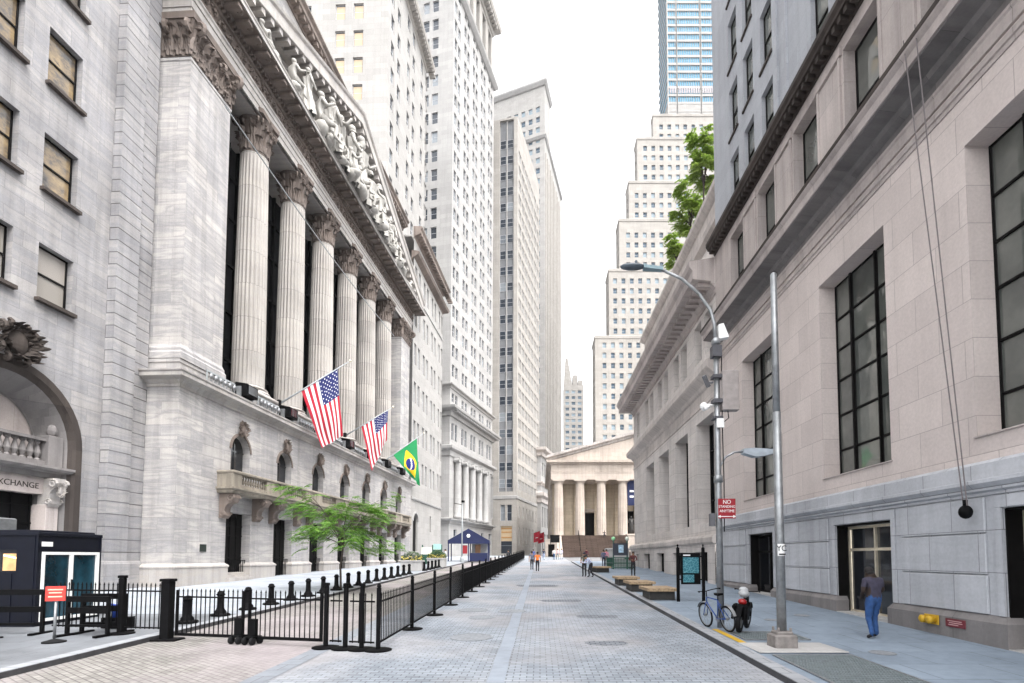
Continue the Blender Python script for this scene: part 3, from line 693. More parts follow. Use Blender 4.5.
for i in range(137): dt.box(.05+i*.3,.21+i*.3,-.24,-.015,34.97,35.19)
dt.build('dentil_course',marble_dirty_shaded,NX)
cn=MB(); CO=1.55
cn.sweep(path,[(-.1,35.18),(.45,35.19),(.5,35.3),(CO-.1,35.36),(CO-.1,35.40),(-.1,35.44)])
for i in range(42):
    u=.2+i*1.0; cn.bbox(u-.2,u+.2,-1.22,-.28,35.1,35.34,.04); cn.blob((u+.5,-.85,35.34),(.16,.2,.06),6,4)
cn.build('cornice_soffit',marble_dirty_shaded,NX); cn=MB(); cn.sweep(path,[(-.1,35.45),(CO-.08,35.41),(CO,35.36),(CO,35.62),(CO+.06,35.66),(CO+.06,35.74),(-.1,35.80)]); cn.build('cornice',marble_trim,NX)
# pediment: tympanum, raking cornices, figures
UC=20.65; UL,UR=-1.15,42.45; ZB=35.75; ZA=43.9
def zr(u): return ZB+(ZA-ZB)*(1-abs(u-UC)/(UC-UL))
ty=MB(); ty.extrude([(UL+.6,ZB),(UR-.6,ZB),(UC,ZA-.1)],lambda p:(p[0],.55,p[1]),lambda p:(p[0],.9,p[1])); ty.build('tympanum',marble_trim,NX)
rk=MB()
prof=[(-.3,.0),(-.3,.55),(.35,.6),(.4,.88),(1.32,.93),(1.36,.98),(1.36,1.95),(1.5,2.1),(1.56,2.32),(-.5,2.42),(-.6,2.42),(-.6,0)]
for (ua,ub) in ((UL,UC),(UC,UR)):
    A=[rk.V((ua,.2-o,zr(ua)-.8+z*.82)) for o,z in prof]; B=[rk.V((ub,.2-o,zr(ub)-.8+z*.82)) for o,z in prof]; n=len(prof)
    for i in range(n): rk.F(A[i],B[i],B[(i+1)%n],A[(i+1)%n])
    rk.F(*A[::-1]) if ua==UL else rk.F(*B)
for i in range(40):
    u=.6+i*1.03
    if abs(u-UC)<.4: continue
    z=zr(u)-.3; rk.box(u-.2,u+.2,-1.05,-.1,z-.12,z+.3)
rk.build('raking_cornice',marble_trim,NX)
fm=plain('statue_white',(.31,.297,.275),.7,0,.2,1.6,.2)
SIT=pose(pel=(0,0,.55),sp=(0,-.03,.73),ch=(0,0,.93),nk=(0,.04,1.08),hd=(0,.07,1.21),tp=(0,.07,1.31),ls=(-.2,0,1.02),rs=(.2,0,1.02),le=(-.3,.1,.78),lw=(-.2,.34,.66),re=(.32,.08,.80),rw=(.4,.3,.95),lh=(-.1,.03,.5),rh=(.1,.03,.5),lk=(-.16,.42,.52),la=(-.14,.38,.1),lt=(-.15,.54,.04),rk=(.16,.46,.48),ra=(.2,.4,.1),rt=(.21,.55,.04))
BEND=pose(sp=(.02,.10,1.08),ch=(.05,.28,1.22),nk=(.07,.38,1.32),hd=(.08,.46,1.42),tp=(.08,.50,1.50),ls=(-.14,.26,1.30),rs=(.22,.26,1.28),le=(-.3,.4,1.05),lw=(-.25,.55,.82),re=(.4,.42,1.05),rw=(.5,.6,.9),lk=(-.12,.16,.52),rk=(.14,-.06,.5),ra=(.16,-.28,.12),rt=(.17,-.12,.05))
HOLD=pose(le=(-.27,.06,1.15),lw=(-.10,.25,1.18),re=(.29,.03,1.14),rw=(.22,.24,.98),hd=(.02,.05,1.60),tp=(.03,.05,1.70))
LOOK=pose(le=(-.29,-.02,1.14),lw=(-.30,.10,.90),re=(.28,.10,1.17),rw=(.14,.30,1.30),hd=(-.02,.06,1.60),tp=(-.03,.08,1.69),ch=(.02,.02,1.32))
ARM=pose(le=(-.36,.08,1.22),lw=(-.46,.26,1.36),re=(.36,.08,1.20),rw=(.5,.24,1.10))
RISE=pose(re=(.33,.14,1.28),rw=(.36,.30,1.50),le=(-.36,.02,1.2),lw=(-.46,.18,1.02))
LIE=pose(pel=(0,.0,.22),sp=(-.16,.0,.34),ch=(-.34,.02,.47),nk=(-.46,.04,.58),hd=(-.52,.07,.69),tp=(-.55,.07,.79),ls=(-.34,-.16,.56),rs=(-.36,.2,.50),le=(-.55,-.18,.32),lw=(-.42,-.1,.1),re=(-.2,.32,.34),rw=(.04,.34,.34),lh=(.06,-.08,.2),rh=(.06,.1,.2),lk=(.42,-.08,.34),la=(.72,-.06,.12),lt=(.86,-.06,.1),rk=(.46,.12,.22),ra=(.86,.12,.1),rt=(1.0,.12,.09))
figs=[(0,STAND|ARM,2.75,0),(-2.3,STAND|HOLD,2.4,.7),(2.5,STAND|RISE,2.15,-.5),(-4.4,STAND|RISE,2.05,.5),(4.6,STAND|LOOK,2.2,-1.0),(-6.3,STAND|HOLD,2.0,1.3),(6.4,STAND|ARM,1.72,-.4),(-8.2,STAND|SIT,2.1,.9),(8.2,STAND|LOOK,1.75,-1.2),(-10.2,STAND|HOLD,1.5,1.1),(10.1,STAND|SIT,1.75,-.9),(-12.2,STAND|SIT,1.4,1.2),(12.2,STAND|LIE,1.8,.3),(-15,STAND|LIE,1.3,PI),(15.2,STAND|LIE,1.25,0),
  (-1.2,STAND|SIT,1.9,.3),(1.3,STAND|SIT,1.9,-.4),(-3.4,STAND|SIT,1.7,1.0),(3.5,STAND|SIT,1.7,-1.0),(-7.2,STAND|SIT,1.35,.3),(7.3,STAND|SIT,1.3,-.3),(5.5,STAND|SIT,1.4,.6),(-5.3,STAND|SIT,1.4,-.6)]
R=random.Random(11)
for du,J,s,tw in figs:
    s*=(1.42 if J['pel'][2]>.8 else 1.32); me=skin_mesh('figure',J,s*.98,1.1,2); me.materials.clear(); me.materials.append(fm)
    o=link('figure',me,NX,(UC+du,-1.0 if J['pel'][2]>.8 or abs(du)>8 else -1.45,ZB),PI+tw); ruffle(me,.012*s,4.0/s*2)
    dr=MB()
    if J['pel'][2]>.8:   # long carved drapery with folds
        n=36; rows=[]; P0=Vector(J['pel'])*s; C0=Vector(J['ch'])*s
        for i in range(11):
            a=i/10; c=Vector((P0.x*.6,P0.y*.6,0)).lerp(P0,min(1,a/.62)) if a<.62 else P0.lerp(C0,(a-.62)/.38*.9); row=[]
            rr=(.30-.16*min(1,a/.62)) if a<.62 else (.14+.05*(a-.62)/.38)
            for k in range(n):
                t=2*PI*k/n; r=(rr+(.045*(1-a)+.012)*math.sin(8*t+i*.55+du)+.022*math.sin(3*t+i*.9+du*2))*s; row.append(dr.V((c.x+r*1.15*math.cos(t),c.y+r*.85*math.sin(t),c.z)))
            rows.append(row)
        for r0,r1 in zip(rows,rows[1:]):
            for k in range(n): dr.F(r0[k],r0[(k+1)%n],r1[(k+1)%n],r1[k])
    else:
        for k in range(5): dr.blob((R.uniform(-.22,.22)*s,R.uniform(-.05,.12)*s,R.uniform(.08,.22)*s),(R.uniform(.28,.42)*s,.2*s,R.uniform(.12,.25)*s),9,6)
    dr.build('drapery',fm,o,True); hr=MB(); hr.blob((Vector(J['hd'])+Vector((0,-.03,.05)))*s,(.10*s,.11*s,.10*s),10,6); hr.build('hair',fm,o,True)
# props between the figures: sheaf, machine wheel, pedestal
for du,w,h in ((-1.4,.6,1.6),(1.45,.7,1.7),(-3.9,.8,1.1),(4.0,.7,1.3),(-6.2,.9,.9),(6.2,.8,1.0),(8.3,.9,.7),(-8.5,.9,.8),(-10.9,1.1,.6),(10.6,1.0,.6),(-13.4,1.4,.45),(13.4,1.3,.5),(-17,1.5,.35),(17,1.5,.35)):
    b=MB(); b.lathe([(w*.5,0),(w*.55,h*.2),(w*.35,h*.5),(w*.48,h*.9),(w*.2,h)],12,(0,0,0)); 
    for q in range(5): b.blob((R.uniform(-.5,.5)*w,-R.uniform(.1,.3),R.uniform(.1,.9)*h),(.2*w,.2*w,.25*w),7,5)
    b.build('carved_prop',fm,NX,True,(UC+du,-.5,ZB))
# attic behind the pediment with its own cornice
at=MB(); at.wall((0.4,1.6),(1,0),40.8,33,47.3); at.wall((.4,14),(0,-1),12.4,13,47.3); at.box(.5,41,2,14,46.8,47.0); at.build('attic_wall',marble,NX)
ac=MB(); ac.sweep([(.4,14),(.4,1.6),(41.25,1.6)],[(-.1,46.6),(.1,46.6),(.15,46.9),(.75,47.15),(.75,47.5),(.95,47.7),(.95,47.85),(-.1,48.0)])
for i in range(54): ac.box(.6+i*.75,.95+i*.75,.95,1.5,46.75,47.1)
ac.build('attic_cornice',marble_dirty_shaded,NX)
pq=MB(); pq.box(5,.0,0,0,0,0) if False else None
bz=MB(); bz.box(-.25,.25,-.03,0,-.2,.22); bz.build('wall_plaque',plain('bronze_plaque',(.02,.03,.025),.4,.5),NX,False,(2.2,-.005,2.75))

# ------------------------------------------------------------------ floodlights and racks on the podium ledge
def floodlight(u,label):
    r=thing('floodlight',label,'floodlight',None or (0,0,0),0,'floodlights on the exchange ledge')
    p=NX_W(u,-.28,12.16); r.location=p; r.rotation_euler.z=NX.rotation_euler.z
    h=MB(); h.extrude([(-.36,0.12),(.30,.12),(.36,.5),(.2,.72),(-.36,.62)],lambda p:(-.42,p[0],p[1]),lambda p:(.42,p[0],p[1])); h.build('housing',black_metal,r)
    l=MB(); l.box(-.36,.36,-.40,-.362,.2,.56); l.build('lens',glass_dark,r)
    y=MB(); y.box(-.5,-.43,-.1,.1,0,.5); y.box(.43,.5,-.1,.1,0,.5); y.box(-.5,.5,-.12,.12,0,.06); y.build('yoke',grey_metal,r)
    r.scale=(1.35,1.35,1.45); return r
def NX_W(u,n,z):
    th=NX.rotation_euler.z; return (NX.location.x+math.cos(th)*u-math.sin(th)*n,NX.location.y+math.sin(th)*u+math.cos(th)*n,z)
for k,u in enumerate((5.2,10.2,15.3,20.5,25.6,30.7,35.9)):
    if k==0: F0=floodlight(u,'black box floodlight on the podium ledge between the near corner pier and the first column')
    else:
        dup(F0,NX_W(u,-.28,12.16),None,'black box floodlight on the podium ledge, %s from the near corner pier'%NTH[k+1])
def rack(u,label):
    r=thing('light_rack',label,'light rack',NX_W(u,-.25,12.16),NX.rotation_euler.z,'white light racks on the exchange ledge')
    f=MB()
    for z in (.08,.5): f.box(-1.1,1.1,-.05,.0,z-.035,z+.035)
    for i in range(8):
        x=-1.05+i*.3; f.box(x-.025,x+.025,-.05,0,0,.52)
    f.build('frame',pale_metal,r)
    for i in range(6):
        l=MB(); l.lathe([(.06,0),(.12,.05),(.12,.12)],10); o=l.build('lamp',grey_metal,r,True,(-.9+i*.36,-.06,.29)); o.rotation_euler.x=PI/2
    r.scale=(1.15,1.2,1.35); return r
for k,u in enumerate((2.9,7.8,12.9,18.0,23.2,28.2,33.3)):
    if k==0: R0=rack(u,'white frame of small lamps on the ledge beside the near corner pier')
    else: dup(R0,NX_W(u,-.25,12.16),None,'white frame of small lamps on the ledge at the foot of the %s column'%NTH[k])
# ------------------------------------------------------------------ flags
def cloth_flag(name,label,base,tip,corners,kind,cat='flag'):
    pole=thing('flagpole','thin pale flagpole carrying the %s'%label,'flagpole',base,0,'flagpoles on the exchange front')
    b=MB(); B=Vector(base); T=Vector(tip); b.tube([(0,0,0),(T-B)*.5,T-B],[.07,.055,.035],10); b.build('pole',pale_metal,pole,True)
    q=MB(); q.blob(T-B,.11,10,6); q.build('finial',chrome,pole,True)
    q=MB(); q.lathe([(.16,-.1),(.16,.25),(.1,.3)],12); q.build('socket',black_metal,pole)
    a,h,f,t=[Vector(c) for c in corners]     # hoist-top, hoist-bottom, fly-bottom, fly-top
    nu,nv=(57,39) if kind=='stripes' else (60,42)
    nrm=((f-a).cross(t-h)).normalized(); mb=MB(); vid=[]
    for i in range(nu+1):
        row=[]
        for j in range(nv+1):
            x=i/nu; y=j/nv      # x along the fly, y from bottom to top of the hoist
            p=h.lerp(a,y).lerp(f.lerp(t,y),x)
            p=p+nrm*(.16*math.sin(y*9+x*3.5)*x**.6*(.35+.65*x)+.09*math.sin(x*7-y*4)*x)-Vector((0,0,.35*x*(1-x)*(1-y)))
            row.append(mb.V(p-a))
        vid.append(row)
    stars=set()
    if kind=='stripes':
        cu=int(nu*.40); 
        for r_ in range(9):
            n=6 if r_%2==0 else 5
            for c_ in range(n): stars.add((int((c_+.5 if n==6 else c_+1)*cu/6.0),nv-1-int((r_+.7)*21/9.6)))
    for i in range(nu):
        for j in range(nv):
            x=(i+.5)/nu; y=(j+.5)/nv
            if kind=='stripes':
                m=1 if (j//3)%2==0 else 0
                if i<int(nu*.40) and j>=nv-21: m=0 if (i,j) in stars else 2
                mb.mi={0:0,1:1,2:2}[m]
            else:
                dx,dy=(x-.5)*1.43,(y-.5); m=0
                if abs(dx)/.60+abs(dy)/.40<1: m=1
                if dx*dx+dy*dy<.25**2:
                    m=2; rr=math.hypot(dx+.17,dy+.42)
                    if .47<rr<.535: m=3
                mb.mi=m
            mb.F(vid[i][j],vid[i+1][j],vid[i+1][j+1],vid[i][j+1])
    mats=[flag_white,flag_red,flag_blue] if kind=='stripes' else [flag_green,flag_yellow,flag_navy,flag_white]
    o=mb.build(name,mats,None,True,tuple(a)); tag(o,label,cat,'flags on the exchange front'); return o
flag_white=plain('flag_white',(.72,.71,.71),.85,0,.04); flag_red=plain('flag_red',(.40,.010,.03),.85,0,.1); flag_blue=plain('flag_blue',(.012,.02,.12),.85,0,.1)
flag_green=plain('flag_green',(.004,.20,.06),.85,0,.1); flag_yellow=plain('flag_yellow',(.70,.46,.008),.85,0,.06); flag_navy=plain('flag_navy',(.008,.015,.15),.85,0,.1)
def NXpx(n,px,py):      # point where a line of sight meets the plane n metres behind the podium face
    F=520.;T=math.radians(3);CY=557-F*math.tan(T);u=(px-540)/F;v=-(py-CY)/F
    d=Vector((u,math.cos(T)-v*math.sin(T),math.sin(T)+v*math.cos(T))); th=NX.rotation_euler.z; nn=Vector((-math.sin(th),math.cos(th),0))
    o=NX.location+nn*n; c=Vector((0,0,2.25)); return c+d*((o-c).dot(nn)/d.dot(nn))
for nm,lab,bp,tp,cs,kd in (
  ('flag','large star and stripe flag, nearest of the three',(279,404),(350,361),((341,369),(306,392),(322,448),(343,436)),'stripes'),
  ('flag','smaller star and stripe flag, middle of the three',(345,436),(393,407),((389,411),(365,430),(372,471),(387,440)),'stripes'),
  ('flag','green flag with yellow diamond and blue disc',(380,464),(424,433),((419,438),(397,453),(411,476),(420,486)),'diamond')):
    B=NXpx(.05,*bp); Tp=NXpx(-3.6,*tp); ln=[]
    for i,c in enumerate(cs):
        n=(-3.3,-1.5,-1.7,-3.0)[i] if kd=='stripes' else (-3.3,-1.6,-2.4,-3.2)[i]
        ln.append(NXpx(n,*c))
    # keep the hoist on the pole
    d=(Tp-B)
    for i in (0,1):
        t=(ln[i]-B).dot(d)/d.length_squared; ln[i]=B+d*t-Vector((0,0,.06))
    cloth_flag(nm,lab,tuple(B),tuple(Tp),ln,kd)
# thin cable strung across the columns
cbm=MB(); A=NXpx(-.3,225,106); Bp=NXpx(-.3,394,336)
cbm.tube([A.lerp(Bp,t)-Vector((0,0,.5*math.sin(PI*t))) for t in [i/14 for i in range(15)]],.045,6)
tag(cbm.build('cable',pale_metal),'thin pale cable strung from the near pier capital across the column shafts','cable')
# ------------------------------------------------------------------ annex left of the temple front
AX=thing('annex_building','pale stone annex with lamplit windows and an arched doorway at the left edge','building',NX_W(0,2.0,0),NX.rotation_euler.z)
aw=MB(); U0=-22.
wins=[]
for k in range(7):
    for j in range(10): pass
UW=[-5.75,-8.35,-10.95,-13.55,-16.15]
rows=[(13.35,15.8),(18.25,20.75),(23.05,25.6),(27.6,30.1),(32.1,34.6),(36.6,39.0)]
hol=[(u-U0,u+1.56-U0,a,b,.38) for u in UW for a,b in rows]
ARC=-6.72; RO=3.25
hol.append((ARC-RO-U0,ARC+RO-U0,.0,10.4,.02))
aw.wall((U0,0),(1,0),-U0-2.42,0,41,hol); aw.box(U0,-2.5,.5,14,40.2,40.6); aw.wall((-2.5,14),(-1,0),-U0-2.5,0,41); aw.build('wall',annex_stone,AX)
blind=MB()
for u in UW:
    for j,(a,b) in enumerate(rows):
        o=put_window(AX,'sash',(u+.02,.30,a+.01),0,1.52,b-a-.02,(dark_frame,glass_blind if j==0 else glass_annex))
        s=MB(); s.bbox(-.12,1.66,-.52,-.2,-.16,.0,.02); s.build('sill',lime_dark,o)
# arched doorway
ar=MB(); n=22
def ring(r0,r1,o0,o1,zc):
    for k in range(n):
        a0,a1=PI*k/n,PI*(k+1)/n
        P=lambda a,r,o:(ARC-r*math.cos(a),o,zc+r*math.sin(a))
        ar.quad(P(a0,r1,o1),P(a1,r1,o1),P(a1,r0,o0),P(a0,r0,o0))
    for s in (-1,1): 
        x0,x1=ARC+s*r1,ARC+s*r0
        ar.quad((x0,o1,0),(x0,o1,zc),(x1,o0,zc),(x1,o0,0))
ZC=7.15
ring(2.95,3.25,-.14,-.14,ZC); ring(3.25,3.27,-.14,.02,ZC); ring(2.85,2.95,-.05,-.14,ZC); ring(2.72,2.85,.05,-.05,ZC)
ar.build('arch_moulding',lime_dark,AX)
ar=MB(); ring(2.1,2.72,.95,.05,ZC); ring(2.0,2.1,.95,.95,ZC); ar.build('arch_reveal',lime_grey,AX)
fl=MB(); nn=22   # spandrel between arch and its square opening
for k in range(nn):
    a0,a1=PI*k/nn,PI*(k+1)/nn; p0=(ARC-RO*math.cos(a0),ZC+RO*math.sin(a0)); p1=(ARC-RO*math.cos(a1),ZC+RO*math.sin(a1))
    fl.quad((p0[0],.004,p0[1]),(p1[0],.004,p1[1]),(p1[0],.004,10.42),(p0[0],.004,10.42))
fl.build('spandrel',annex_stone,AX)
tm=MB(); tm.box(ARC-2.6,ARC+2.6,1.0,1.1,4.8,9.6); tm.build('tympanum_wall',lime_trim,AX)
bl=MB(); bl.sweep([(ARC-2.55,.9),(ARC-2.55,.2),(ARC+2.55,.2),(ARC+2.55,.9)],[(0,5.72),(.05,5.95),(.3,6.02),(.38,6.12),(.38,6.22),(0,6.26)])
bl.box(ARC-2.5,ARC+2.5,.2,.6,6.25,6.45); bl.box(ARC-2.5,ARC+2.5,.16,.62,7.32,7.45)
baluster_row(bl,ARC-1.85,ARC+1.85,.4,6.44,7.33,.3,.11)
for s in (-1,1): bl.bbox(ARC+s*2.2-.33,ARC+s*2.2+.33,.05,.7,6.25,7.6,.02); bl.blob((ARC+s*2.2,.3,7.85),(.2,.2,.3),8,6)
bl.build('balustrade',lime_grey,AX)
lt=MB(); lt.box(ARC-2.0,ARC+2.0,.35,1.0,5.0,5.73); 
for s in (-1,1): lt.bbox(ARC+s*2.25-.28,ARC+s*2.25+.28,.15,1.0,0,4.55,.02)
lt.build('lintel',lime_trim,AX)
for s in (-1,1):
    bk=MB(); console(bk,ARC+s*2.25,.5,.2,5.72,1.25,.38); bk.box(ARC+s*2.25-.25,ARC+s*2.25+.25,.2,.6,4.4,5.7); cartouche(bk,ARC+s*2.25,-.15,5.2,.5,.7,4); bk.build('bracket',marble_trim,AX)
textmesh('lettering','EXCHANGE',.345,lime_dark,AX,(-5.84,.345,5.33),(PI/2,0,0),.006)
dr=MB(); dr.box(ARC-2.0,ARC+2.0,.85,.9,0,5.0)
for i in range(6): dr.box(ARC-1.9+i*.75,ARC-1.84+i*.75,.78,.848,0,5)
for z in (1.5,2.6,3.7,4.5): dr.box(ARC-2,ARC+2,.8,.846,z,z+.06)
dr.build('door',black_metal,AX)
ct=MB(); cartouche(ct,-6.7,-.12,10.95,2.3,1.75,9); ct.build('carved_shield',lime_dark,AX)
# quoined pier between annex and temple
qp=MB(); qp.wall((-2.42,0),(0,-1),.45,0,41); qp.wall((-2.42,-.45),(1,0),1.3,0,41); qp.wall((-1.12,-.45),(0,1),.25,0,41); qp.wall((-1.12,-.2),(1,0),1.12,0,41)
qp.build('quoined_pier',quoin_stone,AX)
qb=MB(); qb.sweep([(-2.42,.0),(-2.42,-.45),(-1.12,-.45),(-1.12,-.2),(0,-.2)],[(0,0),(.1,0),(.1,1.9),(.04,2.05),(0,2.05)]); qb.build('pier_plinth',annex_stone,AX)

# ------------------------------------------------------------------ white office tower beyond the exchange
WM=(plain('white_sash',(.45,.46,.48),.5),glass_tower)
def cells(n,pairs): return n
WT=thing('office_tower','white stone office tower with paired windows rising right behind the exchange pediment','tower',NX_W(41.3,0,0),NX.rotation_euler.z)
L=16.4; low=[]; sp=[]
for gx in (.4,4.6,9.0,13.4): 
    for q in (0,1.75):
        for j in range(6):
            z=12.6+j*5.3 if j<5 else 39.3
            h=2.9
            low.append((gx+q+.35,gx+q+1.35,z,z+h)); sp.append(((gx+q+.35,.25,z),0,1.0,h))
arch=(1.1,3.3,3.0,8.2); w=MB(); slit=(9.6,10.4,6.0,8.4)
w.wall((0,0),(1,0),L,0,46.2,low+[arch,slit],.28); w.wall((L,0),(0,1),20,0,46.2); w.box(.02,L-.02,.4,8,45.9,46.1)
w.arch_fill(1.1,3.3,7.1,8.2,-.003,.28); w.build('lower_wall',white_stone,WT)
dd=MB(); dd.box(1.1,3.3,.26,.3,2,8.2); dd.box(9.6,10.4,.26,.3,6,8.4); dd.build('doorway',dark_frame,WT)
tr=MB(); arch_trim(tr,2.2,7.1,1.1,.3,.12); tr.build('door_arch',tower_grey,WT); tr=MB(); tr.sweep([(0,0),(L,0)],[(0,9.9),(.16,9.95),(.22,10.1),(.22,10.25),(0,10.35)]); tr.build('belt_course',tower_grey,WT); tr=MB(); tr.sweep([(0,0),(L,0)],[(0,38.2),(.12,38.2),(.12,38.45),(0,38.5)]); tr.build('belt_course',tower_grey,WT)
c=MB(); c.sweep([(-.1,.2),(L,0),(L,12)],[(-.1,42.6),(.15,42.9),(.8,43.3),(.95,43.7),(-.1,43.9)]); c.build('lower_cornice',marble_dirty_shaded,WT); c=MB(); c.sweep([(0,0),(L,0),(L,12)],[(-.1,45.6),(.2,46),(.9,46.3),(.9,46.8),(1.1,47.05),(1.1,47.2),(-.1,47.3)])
for i in range(26): c.box(.3+i*.75,.65+i*.75,-1.0,-.2,46.05,46.35)
c.build('cornice',marble_dirty_shaded,WT)
# upper tower: local offset 3 m back, starting a little before the low block
Ux,Uy=-2.9,3.0; TL=18.3; TH=86; fh=3.8
eh=[];sh=[]
for gi,gx in enumerate((1.2,8.2,15.2)):
    for q in (0,2.6):
        for j in range(10):
            z=47.6+j*fh
            eh.append((gx+q,gx+q+1.25,z,z+2.1)); sp.append(((Ux+gx+q,Uy+.22,z),0,1.25,2.1))
for n in (3.4,5.9,10.6,13.1,17.8):
    for j in range(10):
        z=47.6+j*fh+.15; sh.append((24-n-1.35,24-n,z,z+2.2)); sp.append(((Ux+.22,Uy+n+1.35,z),-PI/2,1.35,2.2))
w=MB(); w.wall((Ux,Uy),(1,0),TL,44,TH,eh,.26); w.wall((Ux,Uy+24),(0,-1),24,33,TH,sh,.26); w.wall((Ux+TL,Uy),(0,1),10,44,TH); w.box(Ux+.3,Ux+TL-.3,Uy+.3,Uy+23,TH-.5,TH); w.build('tower_wall',white_stone,WT)
c=MB(); c.sweep([(Ux,Uy+24),(Ux,Uy),(Ux+TL,Uy),(Ux+TL,Uy+10)],[(-.1,TH-1.6),(.15,TH-1.4),(.25,TH-1),(1.2,TH-.5),(1.3,TH+.1),(-.1,TH+.3)])
for i in range(30): c.box(Ux+.2+i*.68,Ux+.5+i*.68,Uy-1.1,Uy-.15,TH-1.0,TH-.55)
c.build('tower_cornice',tower_warm,WT); WMW=(WM[0],glass_tower)
put_windows(WT,sp,WM,'plain',98)
for n in (3.4,5.9): 
    for j in (4,5,6,7): 
        LM=MB(); z=47.6+j*fh+.15; LM.quad((Ux+.2,Uy+n+.1,z+.1),(Ux+.2,Uy+n+1.25,z+.1),(Ux+.2,Uy+n+1.25,z+2.0),(Ux+.2,Uy+n+.1,z+2.0)); LM.build('lit_blind',glow_soft,WT)

# ------------------------------------------------------------------ skyscraper with colonnade (across the cross street)
T2=thing('skyscraper','tall pale skyscraper with a columned base, left of the street end, beyond the white tower','tower',(-17.2,98,0),PI/2-math.atan2(.244,1))
L=24.7; TW=30; H=135; fp=3.92; eh=[];sh=[];sp=[]
pairs=[(.8,2.5),(5.8,7.5),(10.8,12.5),(15.8,17.5),(20.8,22.5)]
for a,b in pairs:
    for u in (a,b):
        for j in range(22):
            z=37.2+j*fp
            if z>116: break
            eh.append((u,u+1.15,z,z+2.35)); sp.append(((u,.25,z),0,1.15,2.35))
for n in (3.2,5.2,9.6,11.6,16,18,22):
    for j in range(22):
        z=37.2+j*fp
        if z>116: break
        sh.append((TW-n-1.3,TW-n,z,z+2.35)); sp.append(((.25,n+1.3,z),-PI/2,1.3,2.35))
lowz=(24.9,28.0)
for a,b in pairs:
    for u in (a,b): eh.append((u,u+1.1,24.8,28.1)); sp.append(((u,.25,24.8),0,1.1,3.3)); eh.append((u,u+1.1,32.2,33.9)); sp.append(((u,.25,32.2),0,1.1,1.7))
for i in range(5): u=2.2+i*5.1; eh.append((u,u+1.5,5.0,7.6)); sp.append(((u,.25,5.0),0,1.5,2.6))
for i in range(6): u=2.3+i*4.0+1.7; eh.append((u-.3,u+1.7,11.2,21.2,.9)); 
w=MB(); w.wall((0,0),(1,0),L,0,117,eh,.3); w.wall((0,TW),(0,-1),TW,0,117,sh,.3); w.wall((L,0),(0,1),12,0,117); w.box(.3,L-.3,.5,TW,116.5,116.9); w.build('wall',tower_grey,T2)
bk=MB()
for i in range(6): u=4.0+i*4.0; bk.box(u-.3,u+1.7,.86,.9,11.2,21.2); bk.box(u-.3,u+1.7,.80,.858,15.6,16.3)
bk.build('tall_window',glass_dark,T2)
for i in range(5):
    co=MB(); co.lathe([(.85,9.7),(.85,10.1),(.7,10.3),(.68,15),(.6,20.3),(.62,20.5)],16,(2.6+i*4.0,-.62,0)); o=co.build('column',tower_grey,T2,True)
    ca=MB(); u=2.6+i*4.0; ca.box(u-.8,u+.8,-1.35,.0,21.2,21.5); 
    for s in (-1,1): ca.tube([(u+s*.62,-1.3,20.9),(u+s*.62,-.1,20.9)],.42,10)
    ca.box(u-.6,u+.6,-1.2,0,20.6,21.2); ca.build('capital',tower_grey,o)
for nm,z,out,hh in (('base_cornice',8.6,.9,1.1),('frieze_course',21.5,.95,2.2),('main_cornice',29.2,1.8,1.9),('upper_course',34.6,.8,.9)):
    c=MB(); c.sweep([(0,TW),(0,0),(L,0),(L,12)],[(-.1,z),(out*.25,z+.05),(out*.3,z+hh*.45),(out*.95,z+hh*.62),(out,z+hh*.85),(-.1,z+hh)])
    if nm=='main_cornice':
        for i in range(30): c.box(.2+i*.87,.6+i*.87,-1.5,-.3,z+.7,z+1.1)
    c.build(nm,tower_grey,T2)
c=MB(); c.sweep([(0,TW),(0,0),(L,0),(L,12)],[(-.1,116.6),(.3,116.8),(.9,117.6),(1,118.1),(-.1,118.3)]); c.build('top_cornice',tower_grey,T2)
up=MB(); up.wall((.1,.3),(1,0),L-.5,117.5,135,[(1.2+i*4.0,3.3+i*4.0,119.3,129.5) for i in range(6)],.8); up.wall((.1,TW),(0,-1),TW-.3,117.5,135,[],.4); up.wall((L-.4,.3),(0,1),10,117.5,135); up.box(.3,L-.6,1.3,TW,134,134.6); up.build('crown_wall',tower_warm,T2)
c=MB(); c.sweep([(.1,TW),(.1,.3),(L-.4,.3),(L-.4,10)],[(-.1,130.2),(.3,130.4),(.45,131.6),(1.7,132.3),(1.9,133.3),(-.1,133.7)])
for i in range(24): c.box(.4+i*1.0,.9+i*1.0,-1.25,.0,131.3,132.2)
c.build('crown_cornice',tower_warm,T2)
ck=MB()
for i in range(6): ck.box(1.3+i*4.0,3.4+i*4.0,1.05,1.09,119.3,129.5)
ck.build('crown_window',glass_tower,T2)
put_windows(T2,sp,WM,'plain',98)

# ------------------------------------------------------------------ tower with dark spandrel strips
T3=thing('skyscraper','slim white tower with dark grey window strips facing the street, beyond the columned skyscraper','tower',(-5.75,128,0),PI/2-math.atan2(.221,1))
L=25.6; TW=16; TH=115.5; sh=[]; eh=[]; sp=[]
dk=MB()
for n in (1.15,3.05):
    for j in range(22): z=19.5+j*4.2; sp.append(((.5,n+1.65,z),-PI/2,1.55,2.2))
sh.append((TW-4.75,TW-1.0,18.5,TH-.5,.6)); 
for n in (1.3,3.0): sh.append((TW-n-1.2,TW-n,11.2,15.2)); sp.append(((.3,n+1.2,11.2),-PI/2,1.2,4.0))
sh.append((TW-4.2,TW-1.4,0.9,9.1,.5)) if False else None
for i in range(7):
    for q in (.3,1.7):
        u=1.0+i*3.45+q
        for j in range(23):
            z=19.2+j*3.9; 
            if z+2.3<TH-2: eh.append((u,u+1.2,z,z+2.5)); sp.append(((u,.25,z),0,1.2,2.5))
